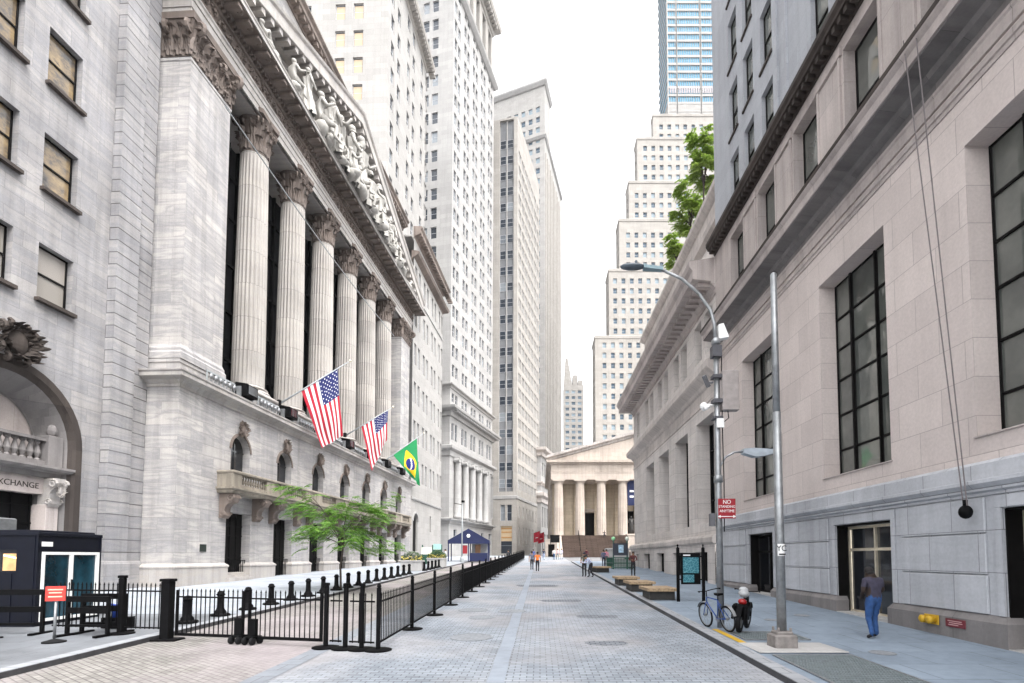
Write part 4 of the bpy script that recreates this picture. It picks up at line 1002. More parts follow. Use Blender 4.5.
for i in range(6): u=2.2+i*3.7; eh.append((u,u+1.0,5.0,9.8)); sp.append(((u,.25,5.0),0,1.0,4.8)); eh.append((u,u+1.0,12,15)); sp.append(((u,.25,12),0,1.0,3))
sh.append((TW-4.3,TW-1.2,3.1,10.3,.5)) if True else None
w=MB(); w.wall((0,0),(1,0),L,0,TH,eh,.3); w.wall((0,TW),(0,-1),TW,0,TH,[h for h in sh if h[3]!=10.3]+[(TW-4.1,TW-1.2,3.1,9.9,.5)],.3); w.wall((L,0),(0,1),10,0,TH); w.box(.3,L,.3,TW,TH-.4,TH); w.build('wall',tower_warm,T3)
dk.box(.58,.62,1.0,4.75,18.5,TH-.5)
dk.build('dark_spandrel',plain('dark_spandrel',(.16,.165,.175),.35,0,.12,1),T3)
ml=MB(); ml.box(.3,.57,2.78,3.0,18.5,TH-.5); ml.build('mullion',white_stone,T3)
lo=MB(); lo.box(.46,.5,1.2,4.1,6.2,9.9); lo.build('lit_shopfront',glow_soft,T3); lo=MB(); lo.box(.46,.5,1.2,4.1,3.1,6.1); 
for z in (3.9,5.0): lo.box(.4,.455,1.2,4.1,z,z+.1)
lo.build('shop_window',glass_tower,T3)
lb=MB()
for z in (7.0,8.3,9.2): lb.box(.38,.452,1.25,4.05,z,z+.22)
lb.build('window_bars',plain('amber_bars',(.4,.2,.05),.5),T3)
c=MB(); c.sweep([(0,TW),(0,0),(L,0)],[(0,16.6),(.15,16.7),(.15,17.4),(0,17.5)]); c.build('belt_course',tower_grey,T3)
put_windows(T3,sp,WM,'plain',98)
ob=thing('street_corner_block','ornate grey stone block with rounded cornices between the white tower and the columned hall','building',(.25,150,0),PI/2-math.atan2(.23,1))
w=MB(); eh=[(1.5+i*3.2,3.2+i*3.2,a,b) for i in range(6) for a,b in ((4,9),(11,17),(26,30))]; w.wall((0,0),(1,0),22,0,32,eh,.5); w.wall((0,8),(0,-1),8,0,32); w.box(.2,22,.6,8,31,31.9); w.build('wall',tower_grey,ob)
for nm,z,out,hh in (('low_cornice',18,1.2,3.2),('mid_course',23,.8,1.2),('top_cornice',31.6,1.9,2.6)):
    c=MB(); c.sweep([(0,8),(0,0),(22,0)],[(-.1,z),(out*.3,z+.1),(out*.35,z+hh*.4),(out*.9,z+hh*.6),(out,z+hh*.9),(-.1,z+hh)]); c.build(nm,bank_trim,ob)
gb=MB(); gb.box(.2,21.8,.52,.56,3.5,30.5); gb.build('glazing',glass_tower,ob)

# ------------------------------------------------------------------ far towers
def far_tower(name,label,loc,rz,w_,d_,tiers,mat,cols,pitch,wh,ww,glassm,sides=True,face='south'):
    r=thing(name,label,'tower',loc,rz); sp=[]
    for ti,(x0,x1,y0,z0,z1) in enumerate(tiers):
        hs=[]; ws=[]
        n=max(1,int((x1-x0-1.2)/cols)); s=(x1-x0-n*cols)/2
        k=int((z1-z0-1.0)/pitch)
        for i in range(n):
            for j in range(k):
                u=s+i*cols+(cols-ww)/2; z=z0+1.0+j*pitch; hs.append((u,u+ww,z,z+wh)); sp.append(((x0+u,y0+.3,z),0,ww,wh))
        m=int((d_-y0-1)/cols); ss=(d_-y0-m*cols)/2
        for i in range(m):
            for j in range(k):
                u=ss+i*cols+(cols-ww)/2; z=z0+1.0+j*pitch; ws.append((u,u+ww,z,z+wh)); sp.append(((x0+.3,d_-u,z),-PI/2,ww,wh))
        b=MB(); b.wall((x0,y0),(1,0),x1-x0,z0,z1,hs,.35); b.wall((x0,d_),(0,-1),d_-y0,z0,z1,ws if sides else [],.35); b.wall((x1,y0),(0,1),d_-y0,z0,z1)
        b.box(x0+.02,x1-.02,y0+.45,d_,z1-.6,z1-.02); b.sweep([(x0,d_),(x0,y0),(x1,y0),(x1,d_)],[(-.1,z1-.9),(.15,z1-.8),(.2,z1-.1),(.0,z1+.1),(-.4,z1+.1),(-.4,z1-.5)])
        b.build('wall',mat,r)
    put_windows(r,sp,(WM[0],glassm),'plain',96,False); return r
far_tower('stepped_tower','pale stepped skyscraper with many setbacks rising behind the columned hall','tower' if 0 else (16.2,150,0),0,40,8,
  [(0,48,0,20,67.3),(4.3,48,.8,67.3,88),(7.6,48,1.6,88,104),(10.8,48,2.4,104,116.5),(13.6,46,3.2,116.5,131),(19.0,44,5,131,140)],tower_warm,2.5,3.05,1.6,1.15,glass_far)
r=thing('glass_tower','tall pale blue glass and steel skyscraper behind the stepped tower','tower',(56.0,218,0),0)
b=MB(); b.wall((0,0),(1,0),26,100,201); b.wall((0,16),(0,-1),16,100,201); b.wall((26,0),(0,1),16,100,201); b.build('stone_shaft',white_stone,r)
b=MB(); b.box(.3,25.7,.3,16,196,272); b.build('curtain_wall',glass_blue,r)
hs=[];b=MB()
for x in (0,3.9,4.1,14.4,14.6,25.5): b.box(x,x+.5,-.15,.29,196,272)
for j in range(21): b.box(0,26,-.1,.28,197+j*3.6,198.0+j*3.6)
for i in range(26): b.box(i*1.0+.3,i*1.0+.42,-.05,.27,196,272)
for j in range(21): b.box(-.1,.28,0,16,197+j*3.6,198.0+j*3.6)
b.build('mullion_grid',white_stone,r)
lv=plain('dark_louvre',(.05,.055,.07),.5)
for x0,x1 in ((9.5,14.2),(14.7,20)): b=MB(); b.box(x0,x1,-.2,-.02,190,193.6); b.build('louvre',lv,r)
b=MB()
for i in range(8): b.box(9.6+i*1.3,10.4+i*1.3,-.1,-.01,185.6,187.6)
b.build('vent_row',lv,r)
for i in (17.6,20.6): b=MB(); b.box(i,i+1.7,-.1,-.01,176,178.5); b.build('vent',lv,r)
b=MB(); 
for i in range(24): b.box(1.0+i*1.03,1.7+i*1.03,-.12,-.02 if 0 else -.051,205.6,208.9)
b.build('plant_floor',plain('plant_floor_grey',(.22,.2,.22),.5),r)
r4=thing('skyscraper','very tall pale tower with a plain attic, highest behind the strip-windowed tower','tower',(-19.2,190,0),-.38); sp=[]; sh=[];eh=[]
for i in range(7):
    for j in range(30):
        x=1.2+i*2.9+.4; z=60+j*3.9
        if z<168: sh.append((x,x+1.6,z,z+2.1)); sp.append(((x,.3,z),0,1.6,2.1))
w=MB(); w.wall((0,0),(1,0),22.5,0,176,sh,.35); w.wall((22.5,0),(-.166,1),34,0,158); w.wall((0,40),(0,-1),40,0,176); w.box(.2,20,.4,3,175,175.8); w.wall((22.5,0),(-.166,1),10,158,176); w.build('wall',white_stone,r4)
c=MB(); c.sweep([(0,20),(0,0),(22.5,0),(20.8,10)],[(-.1,174.6),(.4,174.8),(1.0,176),(1.0,176.6),(-.1,176.8)]); c.build('cornice',tower_grey,r4); c=MB(); c.sweep([(0,20),(0,0),(22.5,0),(16.9,34)],[(-.1,154.6),(.3,154.8),(.7,155.6),(-.1,156)]); c.build('cornice',tower_grey,r4)
rb=MB()
for i in range(11): 
    t=1.5+i*3.0; x=22.5-t*.164; rb.box(x-.2,x+.35,t*.98-.3,t*.98+.3,20,150)
rb.build('pier_strip',tower_warm,r4)
put_windows(r4,sp,(WM[0],glass_far),'plain',90,False)
r5=thing('apartment_tower','small distant gabled tower seen in the gap at the street end','tower',(14.0,300,0),0)
hs=[];sp=[]
for i in range(3):
    for j in range(21): x=.9+i*3.6; z=30+j*3.4; hs.append((x,x+2.2,z,z+1.7)); sp.append(((x,.3,z),0,2.2,1.7))
w=MB(); w.wall((0,0),(1,0),11.5,0,103,hs,.35); w.wall((0,12),(0,-1),12,0,103); w.wall((11.5,0),(0,1),12,0,103); w.poly([(0,0,103),(5,0,103),(2.3,0,119),(1.0,0,119)]); w.hexa([(0,.1,103),(5,.1,103),(5,9,103),(0,9,103)],[(1,.1,119),(2.3,.1,119),(2.3,6,119),(1,6,119)]); w.box(5.2,8,.5,6,103,109); w.box(8.4,11,.5,6,98,106); w.build('wall',tower_warm,r5)
put_windows(r5,sp,(WM[0],glass_far),'plain',80,False)
# ------------------------------------------------------------------ columned hall at the end of the street
FH=thing('columned_hall','sandy stone temple-like hall with steps, wide columns and pediment closing the street end','building',(0,96,0),0)
st=MB(); n=22; Z0=2.2; Z1=6.5; XC=18.7
for i in range(n):
    y=i*.32; h=(Z1-Z0)/n; z=Z0+h*i; st.box(4.3,33,y+.05,8.0,z,z+h-.05); st.box(4.3,33,y,8.0,z+h-.05,z+h)
st.build('steps',step_stone,FH)
ck=MB(); ck.hexa([(3.2,.2,1.9),(4.25,.2,1.9),(4.25,8.2,1.9),(3.2,8.2,1.9)],[(3.2,.9,2.9),(4.25,.9,2.9),(4.25,8.2,7.0),(3.2,8.2,7.0)]); ck.build('cheek_wall',hall_stone,FH)
hr=MB()
for x in (7.6,):
    hr.tube([(x,.1,3.2),(x,7,7.5),(x,7.4,7.5)],.05,6); 
    for k in range(5): hr.tube([(x,.1+k*1.7,2.3+k*1.03),(x,.1+k*1.7,3.2+k*1.03)],.04,6)
hr.build('handrail',black_metal,FH)
pf=MB(); pf.box(2.6,34.8,7.0,14,1.5,Z1); pf.box(2.2,35,15,46,1.0,22); pf.build('platform',hall_stone,FH)
sh=fluted(.98,6.6,17.0,18); c0=None
for k in range(8):
    x=3.75+4.29*k
    if k==0:
        c0=sh.build('column',hall_stone,FH,False,(x,8.3,0)); cp=MB(); cp.lathe([(.86,0),(.9,.1),(1.2,.42),(1.22,.5)],20); cp.box(-1.25,1.25,-1.25,1.25,.5,.82); cc=cp.build('capital',hall_stone,c0,False,(0,0,16.95))
    else:
        o=link('column',c0.data,FH,(x,8.3,0)); link('capital',cc.data,o,(0,0,16.95))
bw=MB(); bw.wall((2.6,14),(1,0),32.2,6.4,18,[(6.9,9.6,6.5,11.6),(14.6,17.4,6.5,12.0)],.8)
for k in range(8): x=3.75+4.29*k; bw.box(x-.85,x+.85,13.4,13.99,6.5,17.7)
bw.build('porch_wall',hall_shade,FH)
dr=MB(); dr.sweep([(9.2,13.98),(12.5,13.98)],[(0,11.6),(.35,11.7),(.45,12.3),(0,12.4)]); dr.box(9.1,9.5,13.7,13.99,6.5,11.6); dr.box(12.2,12.6,13.7,13.99,6.5,11.6); dr.build('door_surround',hall_stone,FH)
dd=MB(); dd.box(9.5,12.2,14.7,14.76,6.5,11.6); dd.box(17.2,20,14.7,14.76,6.5,12); dd.build('door',dark_frame,FH)
en=MB(); pth=[(2.2,46),(2.2,7.1),(35.2,7.1),(35.2,46)]
en.sweep(pth,[(-.3,17.7),(0,17.7),(0,19.0),(.08,19.02),(.08,19.2),(0,19.22),(0,20.6),(.3,20.75),(.35,20.95),(.85,21.05),(.9,21.5),(-.3,21.55)])
for i in range(24): en.box(2.4+i*1.4,3.0+i*1.4,7.0,7.12,19.35,20.55)
en.box(2.4,35,7.2,14,17.65,18.0); en.build('entablature',hall_stone,FH)
pd=MB(); pd.extrude([(2.0,21.5),(35.4,21.5),(18.7,26.1)],lambda p:(p[0],7.2,p[1]),lambda p:(p[0],46,p[1])); pd.build('gable',hall_stone,FH)
rk=MB(); pr=[(-.2,0),(-.2,.45),(.75,.5),(.9,.95),(-.2,1.05),(-1,1.05),(-1,0)]
for ua,ub in ((1.2,18.7),(18.7,36.2)):
    zf=lambda u:21.45+4.8*(1-abs(u-18.7)/17.5)
    A=[rk.V((ua,7.2-o,zf(ua)+z)) for o,z in pr]; B=[rk.V((ub,7.2-o,zf(ub)+z)) for o,z in pr]
    for i in range(len(pr)): rk.F(A[i],B[i],B[(i+1)%len(pr)],A[(i+1)%len(pr)])
    rk.F(*A[::-1]); rk.F(*B)
rk.build('raking_cornice',bank_trim,FH)
bn=MB(); 
N_=10
for i in range(N_):
    z0,z1=12.6+i*.5,13.1+i*.5; o=lambda z:.08*math.sin(z*1.7)
    bn.quad((-.85,o(z0),z0),(.85,o(z0)+.05,z0),(.85,o(z1)+.05,z1),(-.85,o(z1),z1))
bn.mi=1
for z in (14.2,15.3): bn.box(-.4,.4,-.16,-.14,z,z+.35)
bn.mi=0
o=bn.build('banner',[blue_canvas,white_paint],None,False,(18.45,104.2,0)); tag(o,'blue banner with pale marks hanging between the hall columns','banner')
ss=thing('statue','dark bronze standing statue on a stone pedestal in front of the hall columns','statue',(17.35,98.6,0))
p=MB(); p.bbox(-1.0,1.0,-1.0,1.0,2.2,4.3,.06); p.bbox(-.85,.85,-.85,.85,4.3,6.3,.05); p.bbox(-1,1,-1,1,6.3,6.6,.05); p.build('pedestal',hall_stone,ss)
bz=plain('statue_bronze',(.022,.02,.018),.5,.4); me=skin_mesh('figure',STAND|pose(rw=(.3,.38,1.02),re=(.27,.06,1.12)),2.0,1.25,2); me.materials.clear(); me.materials.append(bz); link('figure',me,ss,(0,0,6.6),PI)
ck=MB(); ck.lathe([(.58,0),(.5,1.0),(.42,2.0),(.44,2.6)],14,(0,.12,6.6),(1,.8)); ck.build('cloak',bz,ss,True)

# ------------------------------------------------------------------ low banking house on the right (far)
BK=thing('bank_building','pale low bank with deep tall windows and heavy cornice, right side beyond the street lamp','building',(10.2,56,0),-PI/2)
L=26.8; cs=[8.1,13.45,18.8,24.15]; ho=[(c-1.7,c+1.7,4.3,10.8,1.0) for c in cs]; mz=[]
for c in cs: mz+= [(c-1.75,c-.35,14.7,17.2,.45),(c+.35,c+1.75,14.7,17.2,.45)]
mz+= [(2.0,3.3,14.7,17.2,.45)]
bs=[(c-1.3,c+1.3,gz(56-c)-.2,2.55,.5) for c in cs]+[(3.0,4.2,1.2,2.55,.5)]
w=MB(); w.wall((0,0),(1,0),L,3.0,21,ho+mz,1.0); w.wall((0,20),(0,-1),20,0,21); w.build('wall',bank_stone,BK)
w=MB(); w.wall((-.35,-.38),(1,0),L+.33,0,3.1,[(a+.35,b+.35,max(.0,c),d,e) for a,b,c,d,e in bs],.5); w.wall((-.35,20),(0,-1),20.38,0,3.1); w.build('basement_wall',bank_stone,BK)
c=MB(); c.sweep([(-.35,20),(-.35,-.38),(L,-.38)],[(-.4,3.0),(.08,3.02),(.14,3.12),(.14,3.38),(.04,3.5),(-.36,3.6)]); c.build('water_table',bank_trim,BK)
for c_ in cs:
    g=MB(); g.box(c_-1.7,c_+1.7,.96,.98,4.3,10.8); f=g.build('tall_window',glass_dark,BK); f2=MB()
    for x in (-1.64,-.6,.6,1.64): f2.box(c_+x-.06,c_+x+.06,.86,.955,4.3,10.8)
    for z in (5.9,7.5,9.1): f2.box(c_-1.6,c_+1.6,.88,.957,z-.05,z+.05)
    f2.build('glazing_bars',dark_frame,f)
    g=MB(); g.box(c_-1.3,c_+1.3,.08,.12,0,2.55); 
    for k in range(6): g.box(c_-1.2+k*.46,c_-1.14+k*.46,.03,.078,0,2.55)
    g.build('basement_window',dark_frame,BK)
    g=MB(); g.box(c_-1.75,c_-.35,.42,.44,14.7,17.2); g.box(c_+.35,c_+1.75,.42,.44,14.7,17.2); g.build('mezzanine_window',glass_lime,BK)
g=MB(); g.box(3.0,4.2,.08,.12,1.2,2.55); g.build('basement_window',dark_frame,BK)
g=MB(); g.box(2.0,3.3,.42,.44,14.7,17.2); g.build('mezzanine_window',glass_lime,BK)
pth=[(0,20),(0,0),(L,0)]
c=MB(); c.sweep(pth,[(-.1,11.6),(.06,11.62),(.06,11.85),(0,11.9),(0,12.5),(.12,12.6),(.2,12.8),(.62,13.1),(.7,13.2),(.7,13.55),(.1,13.8),(-.1,13.8)]); c.build('string_course',bank_trim,BK)
c=MB(); c.sweep(pth,[(-.1,17.5),(.08,17.5),(.08,17.75),(.3,18.0),(.35,18.15),(1.35,18.25),(1.4,18.3),(1.4,18.75),(1.55,18.95),(1.6,19.2),(1.6,19.3),(-.1,19.6)])
for i in range(36): c.bbox(.25+i*.74,.62+i*.74,-1.05,-.1,17.95,18.22,.03)
c.build('main_cornice',lime_trim,BK)
c=MB(); c.sweep([(.3,20),(.3,.35),(L,.35)],[(-.1,19.4),(.04,19.4),(.04,19.8),(0,19.9),(0,21.6),(.1,21.7),(.35,21.95),(.4,22.3),(-.1,22.5)]); c.sweep([(.9,20),(.9,1.1),(L,1.1)],[(-.1,22.3),(0,22.3),(0,25.2),(.15,25.3),(.4,25.6),(.42,25.9),(-.1,26.0)]); c.box(.9,L,1.3,19,25.2,25.4); c.build('parapet',bank_trim,BK)

# ------------------------------------------------------------------ big limestone building on the right
LB=thing('limestone_building','long limestone building with huge recessed windows filling the right side','building',(10.09,29.15,0),-PI/2)
L=38.0; yc=[23.75,16.57,9.9,3.0,-3.9]
cs=[29.15-y for y in (23.76,16.57,10.1,3.1,-3.9)]; hw=1.77
W_=[(c-hw,c+hw,5.0,12.0) for c in cs]
att=[29.15-(15.6+3.42*k) for k in range(-6,4)]; AT=[(c-.86,c+.86,15.0,19.1) for c in att]
upc=[29.15-y for y in (26.1,24.2,22.2,17.9,15.6,13.3,10.5,8.4,6.2)]; UPZ=[20.6,24.4,28.2,32.0]
UP=[(c-.58,c+.58,z,z+2.7) for c in upc for z in UPZ]
w=MB(); w.wall((0,0),(1,0),L,4.4,13.6,W_,.68); w.build('main_wall',limestone,LB)
# ground storey: doors, grooved panels
dc=[(29.15-23.75,1.3),(29.15-16.3,1.42),(29.15-9.85,1.45),(29.15-3.1,1.4),(29.15+3.9,1.4)]
DR=[(c-h,c+h,0.0,3.32,.62) for c,h in dc]
w=MB(); w.wall((0,0.0),(1,0),L,0,4.4,DR,.62); 
ed=[0]+[x for d in DR for x in d[:2]]+[L]
for a,b in zip(ed[::2],ed[1::2]):
    a2,b2=a+.42,b-.42
    if b2-a2<.5: continue
    for z0,z1 in ((.98,1.83),(1.87,2.77),(2.81,3.6)): w.bbox(a2,b2,-.06,.1,z0,z1,.015)
w.build('ground_wall',lime_base,LB)
for a,b in zip(ed[::2],ed[1::2]): w=MB(); w.sweep([(a,.3),(a,0),(b,0),(b,.3)],[(-.1,0),(.13,0),(.13,.80),(.10,.84),(.02,.95),(-.1,.95)]); w.build('plinth',lime_grey,LB)
w=MB(); w.sweep([(0,0),(L,0)],[(-.1,3.62),(.05,3.64),(.05,3.7),(.13,3.74),(.13,3.8),(.24,3.9),(.24,3.98),(.16,4.0),(.16,4.34),(.05,4.42),(-.1,4.42)])
for a,b,_,_,_ in DR:
    w.box(a-.16,a,-.05,.0,.96,3.335); w.box(b,b+.16,-.05,.0,.96,3.335); w.box(a-.16,b+.16,-.05,.0,3.34,3.6)
w.build('belt_course',lime_base,LB)
for c in cs:
    s=MB(); s.sweep([(c-hw-.05,0),(c+hw+.05,0)],[(-.7,4.98),(.0,4.98),(.05,4.99),(.05,5.02),(-.7,5.06)]) ; s.build('window_sill',lime_trim,LB)
    put_window(LB,'steel',(c-hw,.62,5.04),0,2*hw,6.95,(dark_frame,glass_lime))
for i,(c,h) in enumerate(dc):
    fr=MB(); zb=gz(29.15-c)+.02
    for x0,x1 in ((-h,-h+.08),(h-.08,h),(-.035,.035)): fr.box(c+x0,c+x1,.40,.52,zb,3.3)
    for z in (zb,2.45,3.18): fr.box(c-h+.081,c-.036,.41,.51,z,z+.09); fr.box(c+.036,c+h-.081,.41,.51,z,z+.09)
    d=fr.build('entrance_door',chrome if i in(1,2) else dark_frame,LB)
    g=MB(); g.quad((c-h+.1,.47,zb),(c+h-.1,.47,zb),(c+h-.1,.47,3.2),(c-h+.1,.47,3.2)); g.build('glass',glass_dark,d)
    ln=MB()
    for s in (-1,1): ln.box(c+s*h-(.03 if s>0 else 0),c+s*h+(0 if s>0 else .03),.04,.398,zb,3.3)
    ln.box(c-h+.031,c+h-.031,.04,.398,3.27,3.31); ln.build('door_lining',dark_frame,d)
    if i in (1,2):
        lp=MB(); lp.blob((c+(-.45 if i==1 else -.2),.62,2.52),(.1,.06,.06),8,5); lp.blob((c+h-.5,.8,2.9),(.08,.08,.08),8,5); lp.build('lamp',glow,LB)
        rm=MB(); rm.box(c-h,c+h,2.4,2.44,zb,3.3); rm.build('lobby_wall',plain('lobby_brown',(.16,.12,.09),.5),LB)
    sp=MB(); sp.box(c-h,c+h,-.12,.6,zb-.4,zb+.03); sp.build('door_sill',granite,LB)
c=MB(); pth=[(0,0),(L,0)]
c.sweep(pth,[(-.1,13.2),(.03,13.2),(.03,13.32),(.07,13.34),(.07,13.48),(-.1,13.5)]); c.build('string_moulding',lime_trim,LB)
c=MB(); c.sweep(pth,[(-.1,13.58),(.06,13.6),(.06,13.9),(.10,13.94),(.10,14.02),(-.1,14.04)]); c.build('fascia',lime_trim,LB)
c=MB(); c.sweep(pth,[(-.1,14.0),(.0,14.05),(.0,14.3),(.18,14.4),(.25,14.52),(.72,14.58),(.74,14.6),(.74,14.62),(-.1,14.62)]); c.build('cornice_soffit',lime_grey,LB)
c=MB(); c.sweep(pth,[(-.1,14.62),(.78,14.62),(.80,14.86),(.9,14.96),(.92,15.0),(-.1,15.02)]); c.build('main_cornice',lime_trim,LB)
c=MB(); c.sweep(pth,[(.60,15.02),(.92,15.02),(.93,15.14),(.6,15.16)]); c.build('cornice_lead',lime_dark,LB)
w=MB(); w.wall((0,0),(1,0),L,14.9,20.0,AT,.5)
for i,(a,b) in enumerate(zip(att[:-1],att[1:])):
    a,b=max(a,b),min(a,b)
    x0,x1=b+.98,a-.98
    w.box(x0+.12,x1-.12,-.03,.01,15.3,18.9)
    for xx in (x0+.02,x1-.12): w.box(xx,xx+.10,-.07,.01,15.3,19.0)
    w.box(x0-.06,x1+.06,-.09,.01,19.0,19.3)
w.build('attic_wall',lime_trim,LB)
for x in att: put_window(LB,'sash',(x-.84,.42,15.05),0,1.68,4.0,(dark_frame,glass_lime))
c=MB(); c.sweep(pth,[(-.1,19.55),(.06,19.57),(.10,19.8),(.42,19.85),(.44,19.95),(.52,20.07),(.52,20.25),(-.1,20.4)])
for i in range(112): c.box(.1+i*.34,.27+i*.34,-.36,-.06,19.63,19.84)
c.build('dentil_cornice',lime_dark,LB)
w=MB(); w.wall((0,.06),(1,0),L,20.2,37.5,UP,.28); w.wall((0,20),(0,-1),19.94,0,37.5); w.box(.1,L,.4,19,37.2,37.4)
for x0 in (29.15-21.2,29.15-20.4,29.15-12.6,29.15-12.0): w.box(x0-.18,x0+.18,-.04,.08,20.3,37.4)
w.build('upper_wall',upper_wall,LB)
for c_ in upc:
    for z in UPZ:
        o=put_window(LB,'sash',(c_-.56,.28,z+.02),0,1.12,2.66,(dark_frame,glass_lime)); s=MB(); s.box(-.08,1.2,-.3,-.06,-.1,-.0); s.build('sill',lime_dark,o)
# ------------------------------------------------------------------ fittings on the limestone building
sc=thing('hydrant_connection','yellow twin hose connection on the plinth near the right edge','hose connection',(9.94,13.28,gz(13.3)+.36),-PI/2)
b=MB(); b.bbox(-.24,.24,-.03,.0,-.12,.12,.01); b.build('back_plate',yellow_paint,sc)
for s in (-1,1):
    b=MB(); b.lathe([(.075,0),(.085,.1),(.1,.12),(.1,.17),(.07,.2)],14); o=b.build('hose_outlet',yellow_paint,sc,True,(s*.12,-.02,0)); o.rotation_euler.x=PI/2
pq=thing('wall_sign','dark red plate with pale lettering beside the yellow hose connection','sign',(9.955,12.55,gz(12.6)+.36),-PI/2)
b=MB(); b.bbox(-.30,.30,-.02,0,-.10,.10,.008); b.build('plate',plain('maroon_plate',(.14,.02,.03),.5),pq); b=MB()
for i,(a,c) in enumerate(((-.22,.2),(-.18,.22),(-.2,.1))): b.box(a,c,-.024,-.0205,.035-i*.045,.055-i*.045)
b.build('faded_lettering',plain('sign_pink',(.5,.3,.3),.5),pq)
rp=thing('hoist_rope','pair of grey ropes with a dark weight hanging down the right-hand wall','rope',(9.35,12.3,0))
P0=Vector((-.15,0,15.3)); Q0=Vector((.42,-.4,3.42))
for s in (-.05,.05):
    b=MB(); b.tube([P0+Vector((0,s*4,0)),Q0+Vector((0,s,0))],.014,6); b.build('rope',plain('grey_rope',(.16,.14,.14),.8),rp)
b=MB(); b.blob(Q0-Vector((0,0,.14)),(.14,.14,.16),12,8); b.lathe([(.05,0),(.05,.14)],8,tuple(Q0)); b.build('weight',black_metal,rp,True)
# ------------------------------------------------------------------ fences
def street(y): return gz(y)+STREET
def picket_panel(L,H=1.22,zb=.14):
    b=MB(); n=int(L/.125)
    for i in range(n):
        x=(i+.5)*L/n; b.box(x-.009,x+.009,-.009,.009,zb,H); b.hexa([(x-.014,-.014,H),(x+.014,-.014,H),(x+.014,.014,H),(x-.014,.014,H)],[(x-.002,-.002,H+.07),(x+.002,-.002,H+.07),(x+.002,.002,H+.07),(x-.002,.002,H+.07)])
    for z in (zb+.03,H-.14): b.box(0,L,-.016,.016,z-.018,z+.018)
    return b
def fence_panel(p,q,label,group,post=True,name='picket_fence'):
    p=Vector(p);q=Vector(q); d=q-p; L=math.hypot(d.x,d.y)
    r=thing(name,label,'fence',tuple(p),math.atan2(d.y,d.x),group); pitch=math.atan2(d.z,L)
    g=picket_panel(L-.09).build('picket_grille',black_metal,r,False,(.045,0,0)); g.rotation_euler.y=-pitch
    if post:
        b=MB(); b.bbox(-.042,.042,-.042,.042,.03,1.40,.006); b.lathe([(.03,1.40),(.055,1.43),(.03,1.49),(.005,1.5)],10); b.build('post',black_metal,r)
        b=MB(); b.lathe([(.30,0),(.30,.025),(.27,.035),(.06,.045)],20); b.build('foot',black_metal,r)
    return r
def fx(y): return -3.62+.0138*(y-11.7)
ys=[11.75+2.9*i for i in range(27)]; FP0=None
for i,(a,c) in enumerate(zip(ys,ys[1:])):
    lab='black picket fence panel along the street, %s after the corner with the gates'%NTH[i+1]
    if FP0 is None: FP0=fence_panel((fx(a),a,street(a)),(fx(c),c,street(c)),lab,'picket panels down the street')
    else: dup(FP0,(fx(a),a,street(a)),math.atan2(c-a,fx(c)-fx(a)),lab)
# cross fence with a pair of gates on castors
def gp(t): # along the cross fence
    x=-9.35+t*(5.73); y=13.0-t*1.25; return (x,y,street(y))
def stout_post(p,label,w=.09,h=1.42,foot=True):
    r=thing('fence_post',label,'post',p,0,'stout posts of the cross fence')
    b=MB(); b.bbox(-w/2,w/2,-w/2,w/2,.02,h,.012); b.bbox(-w*.62,w*.62,-w*.62,w*.62,h+.002,h+.07,.012); b.build('shaft',black_metal,r)
    if foot: b=MB(); b.bbox(-.34,.34,-.22,.22,0,.05,.02) if w>.15 else b.lathe([(.30,0),(.30,.03),(.1,.05)],18); b.build('foot',black_metal,r)
    return r
stout_post(gp(.02),'thickest black square post beside the kerb at the left end of the gates',.22,1.45)
stout_post(gp(.775),'slim black post with a round foot at the right end of the gates')
stout_post(gp(.86),'slim black post with a round foot, middle of the three between gates and fence corner')
stout_post(gp(.93),'slim black post with a round foot, nearest to the fence corner')
def gate(p,q,flip,label):
    p=Vector(p);q=Vector(q);d=q-p;L=math.hypot(d.x,d.y); r=thing('gate_leaf',label,'gate',tuple(p),math.atan2(d.y,d.x),'pair of picket gates')
    picket_panel(L-.06).build('picket_grille',black_metal,r,False,(.03,0,0))
    b=MB(); x=L-.16 if flip else .16
    b.box(.03,L-.03,-.02,.02,.13,.2); b.box(.03,.07,-.02,.02,.14,1.25); b.box(L-.07,L-.03,-.02,.02,.14,1.25); b.build('frame',black_metal,r)
    b=MB(); b.box(x-.10,x+.10,-.05,.05,.2,.6); b.box(x-.13,x+.13,-.14,.14,.16,.2); b.build('castor_bracket',black_metal,r)
    for xo,yy in ((-.1,-.12),(.1,-.12),(-.1,.12),(.1,.12)):
        w=MB(); w.lathe([(.02,-.03),(.085,-.03),(.095,-.015),(.095,.015),(.085,.03),(.02,.03)],16); o=w.build('castor_wheel',rubber,r,True,(x+xo,yy,.095)); o.rotation_euler=(0,PI/2,0)
gate(gp(.06),gp(.405),True,'left black picket gate leaf with castors, next to the thickest post'); gate(gp(.415),gp(.765),False,'right black picket gate leaf with castors, next to the slim posts')
fence_panel(gp(.785),gp(.85),'very short picket panel between the two slim posts right of the gates','short panels of the cross fence',False)
fence_panel(gp(.87),gp(.99),'short picket panel closing the corner of the cross fence','short panels of the cross fence',False)
stout_post((-10.55,13.2,gz(13.2)),'black square post on the pavement left of the kerb',.13,1.4)
fence_panel((-10.5,13.2,gz(13.2)),(-9.4,13.05,gz(13)),'short picket panel from the pavement post to the thick kerb post','short panels of the cross fence',False)
fence_panel((-12.6,13.5,gz(13.5)),(-10.6,13.22,gz(13.2)),'picket panel on the pavement beside the navy booth','short panels of the cross fence',False)
